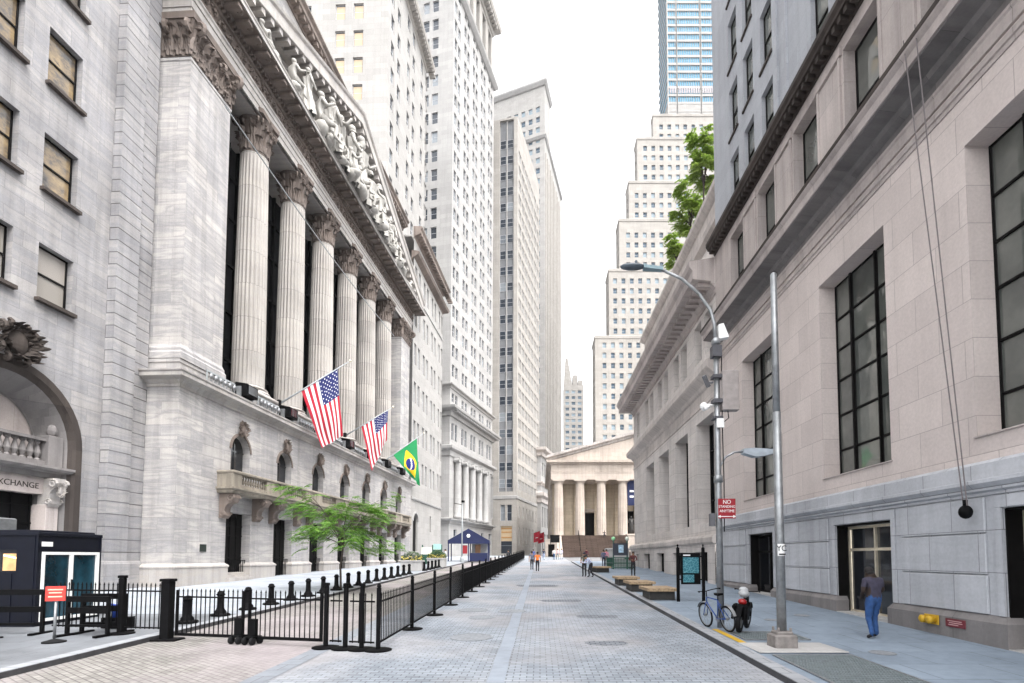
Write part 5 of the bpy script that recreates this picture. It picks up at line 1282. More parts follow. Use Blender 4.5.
# steel barrow frame / barrier on the near pavement
def barrier(p,rz,label,L=1.0,H=.98):
    r=thing('barrier',label,'barrier',p,rz,'black steel barriers on the near pavement')
    b=MB()
    for z in (.25,.62,H-.05): b.box(0,L,-.04,.04,z-.07,z+.07) if z>.6 else b.box(0,L,-.03,.03,z-.03,z+.03)
    for x in (.03,L-.03): b.box(x-.035,x+.035,-.035,.035,.04,H)
    b.build('frame',black_metal,r)
    for x in (.05,L-.05):
        f=MB(); f.box(x-.05,x+.05,-.32,.32,0,.05); f.build('foot',black_metal,r)
    return r
barrier((-11.7,12.95,gz(13)),-.1,'low black barrier frame with a solid top rail behind the red sign',1.15,.95)
barrier((-11.65,13.3,gz(13.3)),.05,'second black barrier frame standing just behind the first, by the picket panel',1.1,.98)
barrier((-14.2,13.1,gz(13.1)),.06,'long black barrier in front of the navy booth at the left edge',1.7,1.1)
barrier((-14.3,12.2,gz(12.2)),.1,'black barrier cut by the left edge, nearest the camera',1.4,1.05)
bk=thing('bucket','blue plastic bucket standing behind the barrier frames','bucket',(-11.35,14.1,gz(14.1)+.3),0); b=MB(); b.lathe([(.14,0),(.18,.34),(.19,.36),(.165,.36),(.13,.03)],18); b.build('tub',plain('bucket_blue',(.02,.08,.5),.4),bk,True); b=MB(); b.lathe([(.17,.345),(.17,.35)],18); b.build('contents',white_paint,bk)
cr=thing('crate','dark plastic crate carrying the blue bucket behind the barriers','crate',(-11.35,14.1,gz(14.1)),0); b=MB()
b.box(-.3,.3,-.2,.2,.02,.05)
for x in (-.3,.28): b.box(x,x+.02,-.2,.2,.05,.3)
for y in (-.2,.18): 
    for z in (.08,.16,.24): b.box(-.279,.279,y,y+.02,z,z+.05)
b.box(-.279,.279,-.179,.179,.26,.298); b.build('body',black_metal,cr)

# ------------------------------------------------------------------ guard booth
BT=thing('guard_booth','navy blue guard booth with sliding glass door at the left edge','booth',(-13.8,14.3,gz(14.3)),0)
b=MB(); b.wall((0,0),(0,1),2.05,0,2.5,[(.12,1.98,.12,2.05)],.06); b.wall((-3.2,0),(1,0),3.2,0,2.5,[(1.9,2.62,1.5,2.1)],.06); b.wall((0,2.05),(-1,0),3.2,0,2.5); b.build('wall',booth_blue,BT)
b=MB()
for i in range(6): b.box(-3.1+i*.6,-3.07+i*.6,-.02,-.001,.05,2.49) if not -1.35<-3.1+i*.6<-.5 else b.box(-3.1+i*.6,-3.07+i*.6,-.02,-.001,.05,1.45)
b.box(-3.2,0,-.025,-.002,.0,.12); b.box(.001,.02,.0,2.05,2.1,2.14); b.box(.002,.03,2.0,2.04,0,2.5); b.build('panel_trim',booth_blue,BT)
b=MB(); b.bbox(-2.6,-1.8,.4,1.2,2.66,3.05,.03); b.build('roof_unit',grey_metal,BT)
b=MB(); b.box(.03,.06,1.02,1.05,.95,1.25); b.build('door_handle',black_metal,BT)
b=MB(); b.bbox(-3.25,.03,-.03,2.08,2.5,2.6,.015); b.bbox(-3.1,-.1,.1,1.95,2.602,2.66,.02); b.build('roof',booth_blue,BT)
b=MB()
for a,c in ((.12,.2),(.98,1.08),(1.9,1.98)): b.box(-.05,.03,a,c,.12,2.05)
for z in (.12,1.97): b.box(-.045,.026,.201,1.899,z,z+.08)
d=b.build('sliding_door',white_paint,BT); g=MB(); g.quad((-.02,.2,.2),(-.02,.98,.2),(-.02,.98,1.97),(-.02,.2,1.97)); g.quad((-.035,1.08,.2),(-.035,1.9,.2),(-.035,1.9,1.97),(-.035,1.08,1.97)); g.build('glass',plain('booth_door_glass',(.006,.03,.045),.12,0,.9,1.2,0,.4),d)
b=MB(); b.box(-1.3,-.58,.05,.055,1.5,2.1); w=b.build('window',glass_dark,BT); b=MB(); b.box(-.98,-.6,.035,.045,1.53,2.0); b.build('lit_interior',plain('amber_interior',(.6,.36,.16),.6,0,.3,4),w); b=MB(); b.hexa([(-.95,.02,1.93),(-.62,.02,1.86),(-.62,.03,1.86),(-.95,.03,1.93)],[(-.95,.02,1.97),(-.62,.02,1.90),(-.62,.03,1.90),(-.95,.03,1.97)]); b.build('lamp_tube',glow,w)
b=MB(); b.box(.002,.016,.1,.42,2.2,2.33); b.build('door_plate',white_paint,BT)
sg=thing('stand_sign','small red-orange notice on a grey post with round foot, near the booth','sign',(-11.15,12.05,gz(12.05)),.35)
b=MB(); b.lathe([(.22,0),(.22,.03),(.05,.08)],20); b.build('foot',rubber,sg); b=MB(); b.tube([(0,0,.03),(0,.0,1.0)],.028,10); b.build('post',grey_metal,sg,True)
b=MB(); b.bbox(-.19,.19,-.045,-.02,.95,1.29,.01); b.build('panel',orange_paint,sg)
b=MB()
for z,a in ((1.21,.14),(1.14,.12),(1.05,.13)): b.box(-a,a,-.049,-.046,z-.014,z+.014)
b.build('pale_lines',plain('sign_cream',(.75,.45,.35),.5),sg)

# ------------------------------------------------------------------ bollards
def bollard(p,label):
    r=thing('bollard',label,'bollard',p,0,'iron bollards on the left kerb'); b=MB()
    b.lathe([(.20,0),(.20,.07),(.17,.1),(.17,.14),(.125,.2),(.105,.26),(.095,.6),(.10,.64),(.125,.655),(.125,.69),(.10,.705),(.10,.74),(.07,.775),(.02,.79)],14); b.build('shaft',black_metal,r,True)
    b=MB(); b.lathe([(.285,0),(.285,.05),(.25,.08)],8); b.build('base',black_metal,r); return r
BL=None
for k in range(22):
    y=15.0+1.52*k+(0 if k<17 else 3.5)
    lab='black iron bollard, %s from the near end of the kerb row'%NTH[k+1]
    if BL is None: BL=bollard((-10.1,y,gz(y)),lab)
    else: dup(BL,(-10.1+.015*k,y,gz(y)),k*.37,lab)

# ------------------------------------------------------------------ trees
def tree(name,label,loc,H,crown,rad,nleaf,seed,mat,trunk_r=.07,leaf=(.16,.055),squash=.6,group=None,clumps=40,weep=.3,fronds=0):
    R=random.Random(seed); r=thing(name,label,'tree',loc,0,group); b=MB(); tips=[]
    top=H-crown*.55
    tr=[(0,0,-.1)]+[(.10*math.sin(i*1.3+seed)*i/5,.1*math.cos(i*1.7)*i/5,top*i/5) for i in range(1,6)]
    b.tube(tr,[trunk_r*(1.25-.11*i) for i in range(6)],8); t0=Vector(tr[-1])
    nb=max(9,clumps//4)
    for i in range(nb):
        a=2*PI*(i*.618)+R.uniform(-.3,.3); rr=rad*R.uniform(.55,1.0); s=Vector(tr[3]).lerp(t0,R.uniform(.1,1)); z=H-crown*R.uniform(.1,.85)
        e=Vector((rr*math.cos(a),rr*math.sin(a)*.9,z)); mid=s.lerp(e,.5)+Vector((0,0,.22*rr))
        pts=[s.lerp(mid,t*2) if t<.5 else mid.lerp(e,t*2-1) for t in (0,.25,.5,.75,1)]; b.tube(pts,[trunk_r*.5,trunk_r*.38,trunk_r*.28,trunk_r*.18,trunk_r*.1],5)
        for q in range(max(2,clumps//nb)):
            p=pts[R.randint(2,4)]+Vector((R.gauss(0,.25),R.gauss(0,.25),R.gauss(.05,.2)))*rad*.45; tips.append(p); b.tube([pts[2],pts[2].lerp(p,.6)+Vector((0,0,.08)),p],[trunk_r*.16,trunk_r*.1,.008],4)
    b.build('trunk',bark,r,True)
    c=MB()
    if fronds:
        for i in range(fronds):
            p=R.choice(tips)+Vector((R.gauss(0,.16),R.gauss(0,.16),R.gauss(0,.10)))*rad*.5; a=math.atan2(p.y,p.x)+R.gauss(0,.9); L=R.uniform(.35,.75); dr=R.uniform(.15,.75)
            d=Vector((math.cos(a),math.sin(a),.12)); sd=Vector((-math.sin(a),math.cos(a),0)); m=int(L/.05); roll=R.gauss(0,.35)
            for k in range(m):
                q=p+d*(L*k/m)-Vector((0,0,dr*L*(k/m)**2)); w=leaf[0]*(1-.5*abs(k/m-.35))
                for s in (-1,1):
                    e=q+sd*s*w+d*w*.35-Vector((0,0,w*R.uniform(.1,.5)-s*roll*w)); n=d*leaf[1]*.5
                    c.quad(q,q.lerp(e,.5)+n,e,q.lerp(e,.5)-n)
    for i in range(nleaf):
        p=R.choice(tips); v=Vector((R.gauss(0,1),R.gauss(0,1),R.gauss(0,squash)))
        if v.length>2.2: continue
        q=p+v*rad*.13; q.z-=abs(R.gauss(0,weep))*rad*.16
        L,Wd=leaf[0]*R.uniform(.6,1.3),leaf[1]*R.uniform(.7,1.3); d=Vector((R.gauss(0,1),R.gauss(0,1),R.gauss(-.25,.5))).normalized(); n=d.cross(Vector((R.gauss(0,.4),R.gauss(0,.4),1))).normalized()*Wd
        up=d.cross(n).normalized()*Wd*.35
        c.quad(q,q+d*L*.5+n+up,q+d*L,q+d*L*.5-n+up)
    c.build('crown',mat,r); return r
bark=plain('bark',(.045,.035,.028),.9,0,.3,20,.6)
def foliage(name,a,b_,c_):
    t=NT(name); g=t.n('ShaderNodeNewGeometry'); t.l(t.ramp(g.outputs['Random Per Island'],[(0,a),(.5,b_),(1,c_)]),t.b.inputs['Base Color']); t.set(Roughness=.6)
    tr=t.n('ShaderNodeBsdfTranslucent'); mx=t.n('ShaderNodeMixShader'); mx.inputs[0].default_value=.35
    t.l(t.ramp(g.outputs['Random Per Island'],[(0,a),(.5,b_),(1,c_)]),tr.inputs[0]); t.l(t.b.outputs[0],mx.inputs[1]); t.l(tr.outputs[0],mx.inputs[2]); t.l(mx.outputs[0],t.n('ShaderNodeOutputMaterial').inputs[0])
    for nd in list(t.t.nodes):
        if nd.type=='OUTPUT_MATERIAL' and not nd.inputs[0].links[0].from_node==mx: t.t.nodes.remove(nd)
    return t.m
leaf_mat=foliage('locust_leaves',(.05,.15,.014),(.115,.26,.03),(.21,.37,.06)); roof_leaf=foliage('roof_tree_leaves',(.10,.18,.02),(.18,.28,.04),(.28,.38,.08)); shrub_leaf=foliage('planter_leaves',(.03,.08,.03),(.06,.12,.04),(.16,.2,.09))
tree('street_tree','slender street tree with feathery green leaves in front of the exchange balcony','tree' if 0 else (-9.8,25.7,gz(25.7)),5.1,3.9,2.55,0,3,leaf_mat,.05,(.16,.05),.34,None,90,.35,640)
for k,(y,x,H,rd,lb) in enumerate(((36.3,11.9,9.0,1.0,'leafy green tree on the bank roof, right of the other two and tallest'),(40.2,12.0,7.6,1.05,'leafy green tree on the bank roof, middle of the three'),(44.2,12.0,5.6,1.0,'small green tree on the bank roof, leftmost of the three'))):
    tree('roof_tree',lb,(x,y,25.4),H,H*.8,rd,500,20+k,roof_leaf,.07,(.24,.08),.8,'trees on the bank roof terrace',60,.1,330)
def planter(p,label,seed,rz=0):
    r=thing('planter',label,'planter',p,rz,'stone planters on the left pavement'); b=MB(); b.bbox(-.9,.9,-.55,.55,0,.78,.04); b.bbox(-.96,.96,-.61,.61,.782,.9,.03); b.build('trough',granite,r)
    R=random.Random(seed); c=MB()
    for i in range(1500):
        x,y=R.uniform(-.9,.9),R.uniform(-.5,.5); z=.85+R.random()**1.4*(.85-.5*abs(x)); d=Vector((R.gauss(0,1),R.gauss(0,1),.5)).normalized()*.14; n=d.cross(Vector((0,0,1))).normalized()*.045
        q=Vector((x,y,z)); c.quad(q,q+d*.5+n,q+d,q+d*.5-n)
    c.build('foliage',shrub_leaf,r)
    f=MB()
    for i in range(60): f.blob((R.uniform(-.9,.9),R.uniform(-.6,-.2),R.uniform(.9,1.25)),(.05,.05,.04),5,4)
    f.build('blossom',plain('yellow_blossom',(.6,.5,.12),.7),r); return r
planter((-10.9,44.5,gz(44.5)),'pale stone planter with bushy green and yellow plants, nearer of the two',4,.05); planter((-10.3,52.0,gz(52)),'pale stone planter with bushy plants, farther of the two, by the blue tent',8,.05)

# ------------------------------------------------------------------ kiosk boards, tent, white pole
kb=thing('sign_kiosk','dark green kiosk frame with lit pale sign boards beside the planters','kiosk',(-11.3,54,gz(54)),0)
b=MB(); b.box(-.9,.2,-.1,.1,.2,1.2); 
for x in (-.9,.15,1.1): b.box(x-.05,x+.05,-.05,.05,0,2.2)
b.box(.2,1.1,-.06,.06,.2,1.7); b.build('frame',green_paint,kb)
b=MB(); b.box(-.95,.1,-.12,-.102,1.25,1.95); b.build('lit_board',plain('cream_board',(.75,.76,.62),.6,0,.1),kb); b=MB(); b.box(.25,1.05,-.09,-.062,1.75,2.3); b.build('map_board',plain('mint_board',(.35,.62,.55),.6,0,.1),kb)
TN=thing('tent','blue peaked canopy tent with white badge, at the end of the left pavement','tent',(-9.5,70,gz(70)),.06)
b=MB(); x0,x1,y0,y1=-2.7,2.7,-1.8,1.8
e=[(x0,y0,2.75),(x1,y0,2.75),(x1,y1,2.75),(x0,y1,2.75)]; 
b.quad((x0,y0,2.75),(0,y0,4.3),(0,y1,4.3),(x0,y1,2.75)); b.quad((0,y0,4.3),(x1,y0,2.75),(x1,y1,2.75),(0,y1,4.3)); b.poly([(x0,y0,2.75),(x1,y0,2.75),(0,y0,4.3)]); b.poly([(x1,y1,2.75),(x0,y1,2.75),(0,y1,4.3)])
b.box(x0,x1,y0-.02,y0,2.3,2.75); b.box(x1,x1+.02,y0,y1,2.3,2.75); b.build('canopy',blue_canvas,TN)
b=MB()
for x in (x0+.1,0,x1-.1):
    for y in (y0+.1,y1-.1): b=MB(); b.box(x-.07,x+.07,y-.07,y+.07,0,2.76); b.build('tent_pole',blue_canvas,TN)
b=MB(); b.box(.15,x1-.2,y0+.05,y0+.1,0,1.1); b.box(x1-.12,x1-.08,y0+.3,y1-.3,0,1.1); b.build('side_wall',blue_canvas,TN)
b=MB(); b.lathe([(.26,0),(.26,.03)],6); o=b.build('badge',white_paint,TN,False,(0,y0-.03,3.35)); o.rotation_euler.x=PI/2
b=MB(); b.box(-.95,-.15,y0+.15,y0+.2,1.0,2.1); b.build('red_poster',red_paint,TN); b=MB(); b.box(.8,1.5,-.3,.0,.6,2.2); b.build('cabinet',plain('tan_cabinet',(.4,.22,.12),.6),TN); b=MB(); b.box(.2,x1-.2,y1-.15,y1-.1,.2,2.6); b.build('back_wall',plain('tent_back',(.5,.52,.55),.8),TN)
wp=thing('light_pole','slim pale grey light pole in front of the blue tent','lamp post',(-9.9,66,gz(66)),0)
b=MB(); b.tube([(0,0,0),(0,0,7.6)],[.11,.06],10); b.build('shaft',pale_metal,wp,True); b=MB(); b.lathe([(.24,0),(.24,.5),(.14,.7)],10); b.build('base',pale_metal,wp)
b=MB(); b.tube([(0,0,7.3),(-1.0,0,7.5)],.035,6); b.bbox(-.1,.3,-.1,.1,7.6,7.85); b.build('bracket',black_metal,wp)

# ------------------------------------------------------------------ right pavement: lamp post, pole, sign, board, benches
LP=thing('street_lamp','grey street lamp with a long curved arm, cameras and boxes on its shaft','street lamp',(4.9,14.2,gz(14.2)),0)
b=MB(); b.tube([(0,0,0),(0,0,3.5),(0,0,8.0)],[.10,.088,.072],8); b.build('shaft',grey_metal,LP,True)
b=MB(); pts=[(0,0,7.9),(-.03,0,8.4),(-.13,0,8.8),(-.45,0,9.28),(-.92,0,9.70),(-1.5,0,9.97)]; b.tube(pts,[.06,.055,.05,.048,.045,.042],8); b.bbox(-.1,.1,-.1,.1,7.82,7.98); b.build('arm',grey_metal,LP,True)
b=MB(); b.hexa([(-2.0,-.1,9.98),(-1.45,-.07,9.93),(-1.45,.07,9.93),(-2.0,.1,9.98)],[(-2.0,-.09,10.08),(-1.45,-.06,10.03),(-1.45,.06,10.03),(-2.0,.09,10.08)]); b.build('lamp_neck',plain('teal_grey_metal',(.16,.24,.27),.5),LP)
b=MB(); b.blob((-2.3,0,10.05),(.36,.15,.085),12,7,(-.05,3,'Y') if 0 else None); b.lathe([(.04,0),(.04,.1)],8,(-2.2,0,10.12)); b.build('lamp_head',plain('lamp_head_grey',(.07,.09,.11),.45),LP,True)
b=MB(); pts=[(.02,0,4.05),(.06,0,4.4),(.2,0,4.65),(.45,0,4.79),(.75,0,4.81)]; b.tube(pts,.03,8); b.bbox(-.1,.1,-.1,.1,3.95,4.15); b.build('lower_arm',grey_metal,LP,True)
b=MB(); b.extrude([(.68,4.87),(.95,4.89),(1.58,4.85),(1.6,4.77),(1.2,4.67),(1.0,4.65),(.68,4.75)],lambda p:(p[0],-.13,p[1]),lambda p:(p[0],.13,p[1])); b.build('lower_lamp_head',plain('cobra_lamp_grey',(.32,.36,.4),.4),LP)
b=MB(); b.bbox(.12,.58,-.13,.13,5.95,7.05,.02); b.box(.08,.13,-.04,.04,6.2,6.8); b.build('equipment_box',plain('tan_box',(.28,.25,.24),.6),LP)
b=MB(); b.tube([(.3,0,5.95),(.32,0,5.75),(.2,0,5.65),(.1,0,5.72)],.014,6); b.tube([(.13,-.03,2.6),(.14,-.05,4),(.13,-.02,5.5),(.15,0,7.6)],.014,6); b.build('conduit',black_metal,LP)
dc_=plain('dark_clamp',(.06,.06,.07),.5)
for z,h in ((7.45,.32),(6.85,.1),(6.15,.12),(5.7,.08)): b=MB(); b.bbox(-.13,.13,-.13,.13,z,z+h,.015); b.build('clamp_band',dc_,LP)
b=MB(); b.tube([(-.1,0,6.75),(-.28,0,6.72)],.03,6); b.bar((-.22,0,6.62),(-.38,-.1,6.9),.1,.08); b.build('antenna',plain('antenna_grey',(.12,.12,.13),.5),LP)
b=MB(); b.tube([(-.08,0,6.1),(-.3,0,6.12)],.03,6); b.lathe([(.02,-.12),(.09,-.06),(.11,0),(.11,.06),(.04,.12)],12,(-.36,0,6.06)); b.bar((-.25,-.12,6.05),(-.4,-.2,5.95),.1); b.build('camera_dome',white_paint,LP,True)
b=MB(); b.bbox(-.06,.14,-.16,-.1,5.45,5.7,.01); b.build('white_box',white_paint,LP); b=MB(); b.hexa([(.06,-.1,7.95),(.34,-.1,8.0),(.34,.1,8.0),(.06,.1,7.95)],[(.06,-.08,8.36),(.2,-.08,8.4),(.2,.08,8.4),(.06,.08,8.36)]); b.build('white_lamp_shade',white_paint,LP)
b=MB(); b.bbox(-.26,-.12,-.07,.07,2.75,3.1,.01); b.build('switch_box',plain('dark_box',(.09,.09,.1),.5),LP)
NS=thing('no_standing_sign','red no standing anytime sign on the street lamp shaft','sign',(4.93,14.02,gz(14.06)+3.22),0)
b=MB(); b.bbox(-.11,.36,-.012,.0,-.27,.27,.004); b.build('plate',red_paint,NS)
for t_,z,s_ in (('NO',.175,.15),('STANDING',.05,.098),('ANYTIME',-.07,.105)): textmesh('lettering',t_,s_,white_paint,NS,(.125,-.016,z),(PI/2,0,0),.002,sx=.92)
b=MB(); b.box(-.06,.30,-.018,-.013,-.225,-.205)
for s in (-1,1): b.extrude([(.12+s*.17,-.175),(.12+s*.25,-.215),(.12+s*.17,-.255)],lambda p:(p[0],-.018,p[1]),lambda p:(p[0],-.013,p[1]))
b.build('arrow',white_paint,NS)
PO=thing('steel_pole','tall plain silver steel pole on a square base in the right pavement','pole',(5.28,11.45,gz(11.45)),0)
b=MB(); b.tube([(0,0,.3),(0,0,2.6),(0,0,5.2)],[.10,.094,.085],16); b.tube([(0,0,5.2),(0,0,8.35)],[.076,.068],16); b.blob((0,0,8.35),(.068,.068,.05),12,6); b.build('shaft',grey_metal,PO,True)
b=MB(); b.bbox(-.24,.24,-.24,.24,.0,.30,.03); b.bbox(-.17,.17,-.17,.17,.302,.37,.02)
for x in (-.13,.13):
    for y in (-.13,.13): b.lathe([(.03,0),(.03,.07),(.01,.08)],6,(x,y,.37))
b.build('base',plain('weathered_base',(.22,.20,.19),.6,.3,.3,6),PO); b=MB(); b.bbox(-.75,1.1,-.62,.55,.001,.025,.01); b.build('pad',granite,PO)
stk=MB(); 
for k in range(8):
    a0=-PI/2-.9+k*.225; a1=a0+.225; r_=.1035; stk.quad((r_*math.cos(a0),r_*math.sin(a0),2.0),(r_*math.cos(a1),r_*math.sin(a1),2.0),(r_*math.cos(a1),r_*math.sin(a1),2.26),(r_*math.cos(a0),r_*math.sin(a0),2.26))
s_=stk.build('sticker',white_paint,PO); textmesh('lettering','YC',.17,black_metal,s_,(-.01,-.109,2.16),(PI/2,0,0),.001)
b=MB(); b.box(-.07,.07,-.1085,-.1065,2.02,2.05); b.build('sticker_line',black_metal,PO)
IB=thing('map_board','street map board with teal panels between two black posts on the right pavement','information board',(5.95,20.6,gz(20.6)),0)
for x in (-.5,.5):
    b=MB(); b.bbox(x-.055,x+.055,-.055,.055,0,2.12,.01); b.lathe([(.04,0),(.02,.06),(.05,.1),(.01,.14)],8,(x,0,2.12)); b.build('post',black_metal,IB)
b=MB(); b.bbox(-.38,.38,-.05,.05,.68,1.92,.02); b.box(-.46,.46,-.02,.02,.85,.9); b.box(-.46,.46,-.02,.02,1.75,1.8); b.build('frame',black_metal,IB)
t=NT('teal_map'); vo=t.n('ShaderNodeTexVoronoi',feature='DISTANCE_TO_EDGE'); vo.inputs['Scale'].default_value=9; t.l(t.n('ShaderNodeTexCoord').outputs['Object'],vo.inputs['Vector']); t.l(t.ramp(vo.outputs['Distance'],[(.02,(.13,.30,.34)),(.08,(.02,.13,.17))]),t.b.inputs['Base Color']); t.set(Roughness=.3)
b=MB(); b.box(-.31,.31,-.058,-.051,1.12,1.74); b.box(-.31,.12,-.058,-.051,.76,1.06); b.build('map_panel',t.m,IB); b=MB(); b.box(-.3,-.02,-.058,-.051,1.8,1.85); b.build('title_strip',white_paint,IB)
def bench(y,label,src=None):
    r=thing('bench',label,'bench',(4.95,y,gz(y)),0,'low wooden benches along the right kerb'); b=MB(); b.bbox(-.50,.50,-.8,.8,0,.34,.02); b.build('base',plain('dark_bench_base',(.03,.028,.026),.7),r)
    b=MB()
    for i in range(6): b.bbox(-.62+i*.207,-.62+i*.207+.195,-1.0,1.0,.345,.47,.012)
    b.build('seat',wood,r); return r
B0=bench(21.9,'low wooden block bench nearest the map board'); dup(B0,(4.85,25.6,gz(25.6)),None,'low wooden block bench, middle of the three by the kerb'); dup(B0,(4.8,29.2,gz(29.2)),None,'low wooden block bench, farthest of the three by the kerb, beside a standing person')
dup(B0,(4.9,42.5,gz(42.5)),.2,'low dark bench far up the right pavement behind the leaning man')
# gratings and covers
def grate(x0,x1,y0,y1,label):
    cx,cy=(x0+x1)/2,(y0+y1)/2; r=thing('pavement_grating',label,'grating',(cx,cy,gz(cy)+.006),0,'steel gratings in the right pavement'); r.rotation_euler.x=math.atan(SLOPE); w,h=x1-x0,y1-y0
    b=MB(); b.box(-w/2,w/2,-h/2,h/2,0,.004); b.build('pit',plain('grating_shadow',(.05,.065,.075),.8),r)
    b=MB()
    for i in range(int(w/.055)): x=-w/2+(i+.5)*w/int(w/.055); b.box(x-.013,x+.013,-h/2,h/2,.004,.02)
    for i in range(int(h/.12)): y=-h/2+(i+.5)*h/int(h/.12); b.box(-w/2,w/2,y-.012,y+.012,.005,.0195)
    b.build('bars',plain('grating_steel',(.17,.20,.21),.6,.2,.2,8),r)
    b=MB()
    for a in (-w/2-.05,w/2): b.box(a,a+.05,-h/2-.05,h/2+.05,0,.022)
    for a in (-h/2-.05,h/2): b.box(-w/2,w/2,a,a+.05,0,.0215)
    b.build('frame',grey_metal,r)
grate(4.75,6.25,7.4,10.6,'large bluish steel grating in the pavement in front of the silver pole'); grate(4.85,6.3,12.35,13.4,'smaller steel grating in the pavement behind the silver pole, beside the bicycles')
yl=MB(); yl.quad((4.55,11.9,gz(11.9)+.01),(4.72,11.9,gz(11.9)+.01),(4.72,13.9,gz(13.9)+.01),(4.55,13.9,gz(13.9)+.01)); tag(yl.build('painted_line',yellow_paint),'yellow painted line on the kerb edge beside the bicycles','painted line')
iron_lid=plain('iron_cover',(.235,.25,.27),.6,.3,.3,10); iron_stud=plain('iron_stud',(.27,.275,.285),.5,.4)
def cover(x,y,rad,label,z=0,name='manhole_cover'):
    r=thing(name,label,'manhole cover',(x,y,gz(y)+(STREET+.005 if not z else .004)),0,'iron covers in the paving'); r.rotation_euler.x=math.atan(SLOPE); b=MB(); b.lathe([(rad,0),(rad,.005),(rad*.9,.007),(rad*.9,.004),(.02,.0045)],28); b.build('lid',iron_lid,r)
    return r
for x,y,r_,lb in ((-1.9,17.0,.42,'dark manhole cover in the road, nearest the fence foot'),(-2.4,18.9,.55,'larger oval-looking manhole cover close to the fence'),(-1.0,18.6,.5,'pale manhole cover in the road between the fence and the paving strip'),(-1.75,13.4,.55,'faint manhole cover in the road, nearest the camera')): cover(x,y,r_,lb)
for x,y,r_,lb in ((8.3,16.6,.24,'small dark cover in the right pavement beside the doorway'),(6.9,15.6,.22,'small dark cover in the right pavement left of the silver pole'),(7.1,10.9,.25,'small dark cover in the right pavement nearest the camera')): cover(x,y,r_,lb,1)

# ------------------------------------------------------------------ bicycles
def wheel(root,x,r,w,tw,name='wheel',spokes=14):
    b=MB(); b.lathe([(r-tw*1.6,-w*.3),(r-tw,-w*.5),(r-tw*.2,-w*.42),(r,-w*.15),(r,w*.15),(r-tw*.2,w*.42),(r-tw,w*.5),(r-tw*1.6,w*.3)],28,cap=False); o=b.build(name,rubber,root,True,(x,0,r)); o.rotation_euler.x=PI/2
    b=MB(); b.lathe([(r-tw*1.6,-w*.3),(r-tw*2.1,-w*.2),(r-tw*2.1,w*.2),(r-tw*1.6,w*.3)],28,cap=False); b.lathe([(.03,-.04),(.03,.04)],10)
    for k in range(spokes): a=2*PI*k/spokes; b.bar((0,0,(-1)**k*.03),((r-tw*2)*math.cos(a),(r-tw*2)*math.sin(a),0),.004)
    b.build('rim',grey_metal,o)
def bicycle(label,p,rz,lean,frame_col,fat=False):
    r=thing('bicycle',label,'bicycle',p,rz,'bicycles locked to the street lamp'); r.rotation_euler=(lean,0,rz)
    R=.34; w,tw=(.04,.03) if not fat else (.11,.075); wheel(r,-.52,R,w,tw); wheel(r,.52,R,w,tw)
    b=MB(); k=.017 if not fat else .03
    bb=(-.06,0,.30); st=(-.2,0,.80); hd=(.34,0,.84); hb=(.37,0,.70); ra=(-.52,0,R); fa=(.52,0,R)
    for a,c in ((bb,st),(st,hd),(bb,hb),(hd,hb)): b.tube([a,c],k,8)
    for s in (-.06,.06):
        for a,c in (((ra[0],s,R),(bb[0],s*.4,bb[2])),((ra[0],s,R),(st[0],s*.3,.72)),((fa[0],s,R),(hb[0],s*.5,.70))): b.tube([a,c],k*.7,6)
    b.build('frame',frame_col,r,True)
    b=MB(); b.tube([(hd[0],0,.84),(.31,0,1.0)],.014,6); b.tube([(.2,-.3,1.04),(.31,-.18,1.02),(.33,0,1.0),(.31,.18,1.02),(.2,.3,1.04)],.013,6); b.tube([(.2,-.3,1.04),(.12,-.31,1.04)],.019,6); b.tube([(.2,.3,1.04),(.12,.31,1.04)],.019,6); b.build('handlebar',black_metal,r,True)
    b=MB(); b.tube([st,(-.23,0,.93)],.014,6); b.extrude([(-.36,-.08),(-.36,.08),(-.2,.06),(-.08,.02),(-.08,-.02),(-.2,-.06)],lambda q:(q[0],q[1],.93),lambda q:(q[0],q[1],.98)); b.build('saddle',black_metal,r)
    b=MB(); b.lathe([(.09,-.01),(.09,.01)],16); b.tube([(0,0,.02),(.12,.1,.03)],.01,6); o=b.build('chainset',grey_metal,r,False,bb); o.rotation_euler.x=PI/2
    for x in (-.52,.52):
        b=MB()
        for q in range(7):
            a0,a1=.3+q*.33,.3+(q+1)*.33; b.quad((x-(R+.03)*math.cos(a0),-.03-w*.3,R+(R+.03)*math.sin(a0)),(x-(R+.03)*math.cos(a1),-.03-w*.3,R+(R+.03)*math.sin(a1)),(x-(R+.03)*math.cos(a1),.03+w*.3,R+(R+.03)*math.sin(a1)),(x-(R+.03)*math.cos(a0),.03+w*.3,R+(R+.03)*math.sin(a0)))
        b.build('mudguard',black_metal if fat else grey_metal,r)
    return r
B1=bicycle('blue bicycle with white mudguards leaning on the street lamp','x' if 0 else (4.70,13.85,gz(13.8)+.005),1.80,-.14,plain('bike_blue',(.02,.07,.26),.4))
B2=bicycle('black fat-tyred electric bicycle with red tail lamp and white bundle beside the street lamp','x' if 0 else (5.32,13.75,gz(13.7)+.005),1.02,.10,black_metal,True)
b=MB(); b.bbox(-.62,-.12,-.13,.13,.42,.72,.04); b.build('battery_box',black_metal,B2); b=MB(); b.blob((-.42,0,.78),(.1,.11,.08),12,8); b.build('tail_lamp',plain('lamp_red',(.28,.01,.01),.3),B2,True)
b=MB(); b.blob((-.3,.0,.98),(.2,.14,.10),12,8); b.blob((-.22,.03,1.07),(.13,.12,.08),12,8); b.build('bundle',plain('grey_bundle',(.33,.34,.35),.6),B2,True)
b=MB()
for s in (-1,1): b.bbox(-.75,-.3,s*.14-.05,s*.14+.05,.35,.72,.04)
b.build('pannier',black_metal,B2)

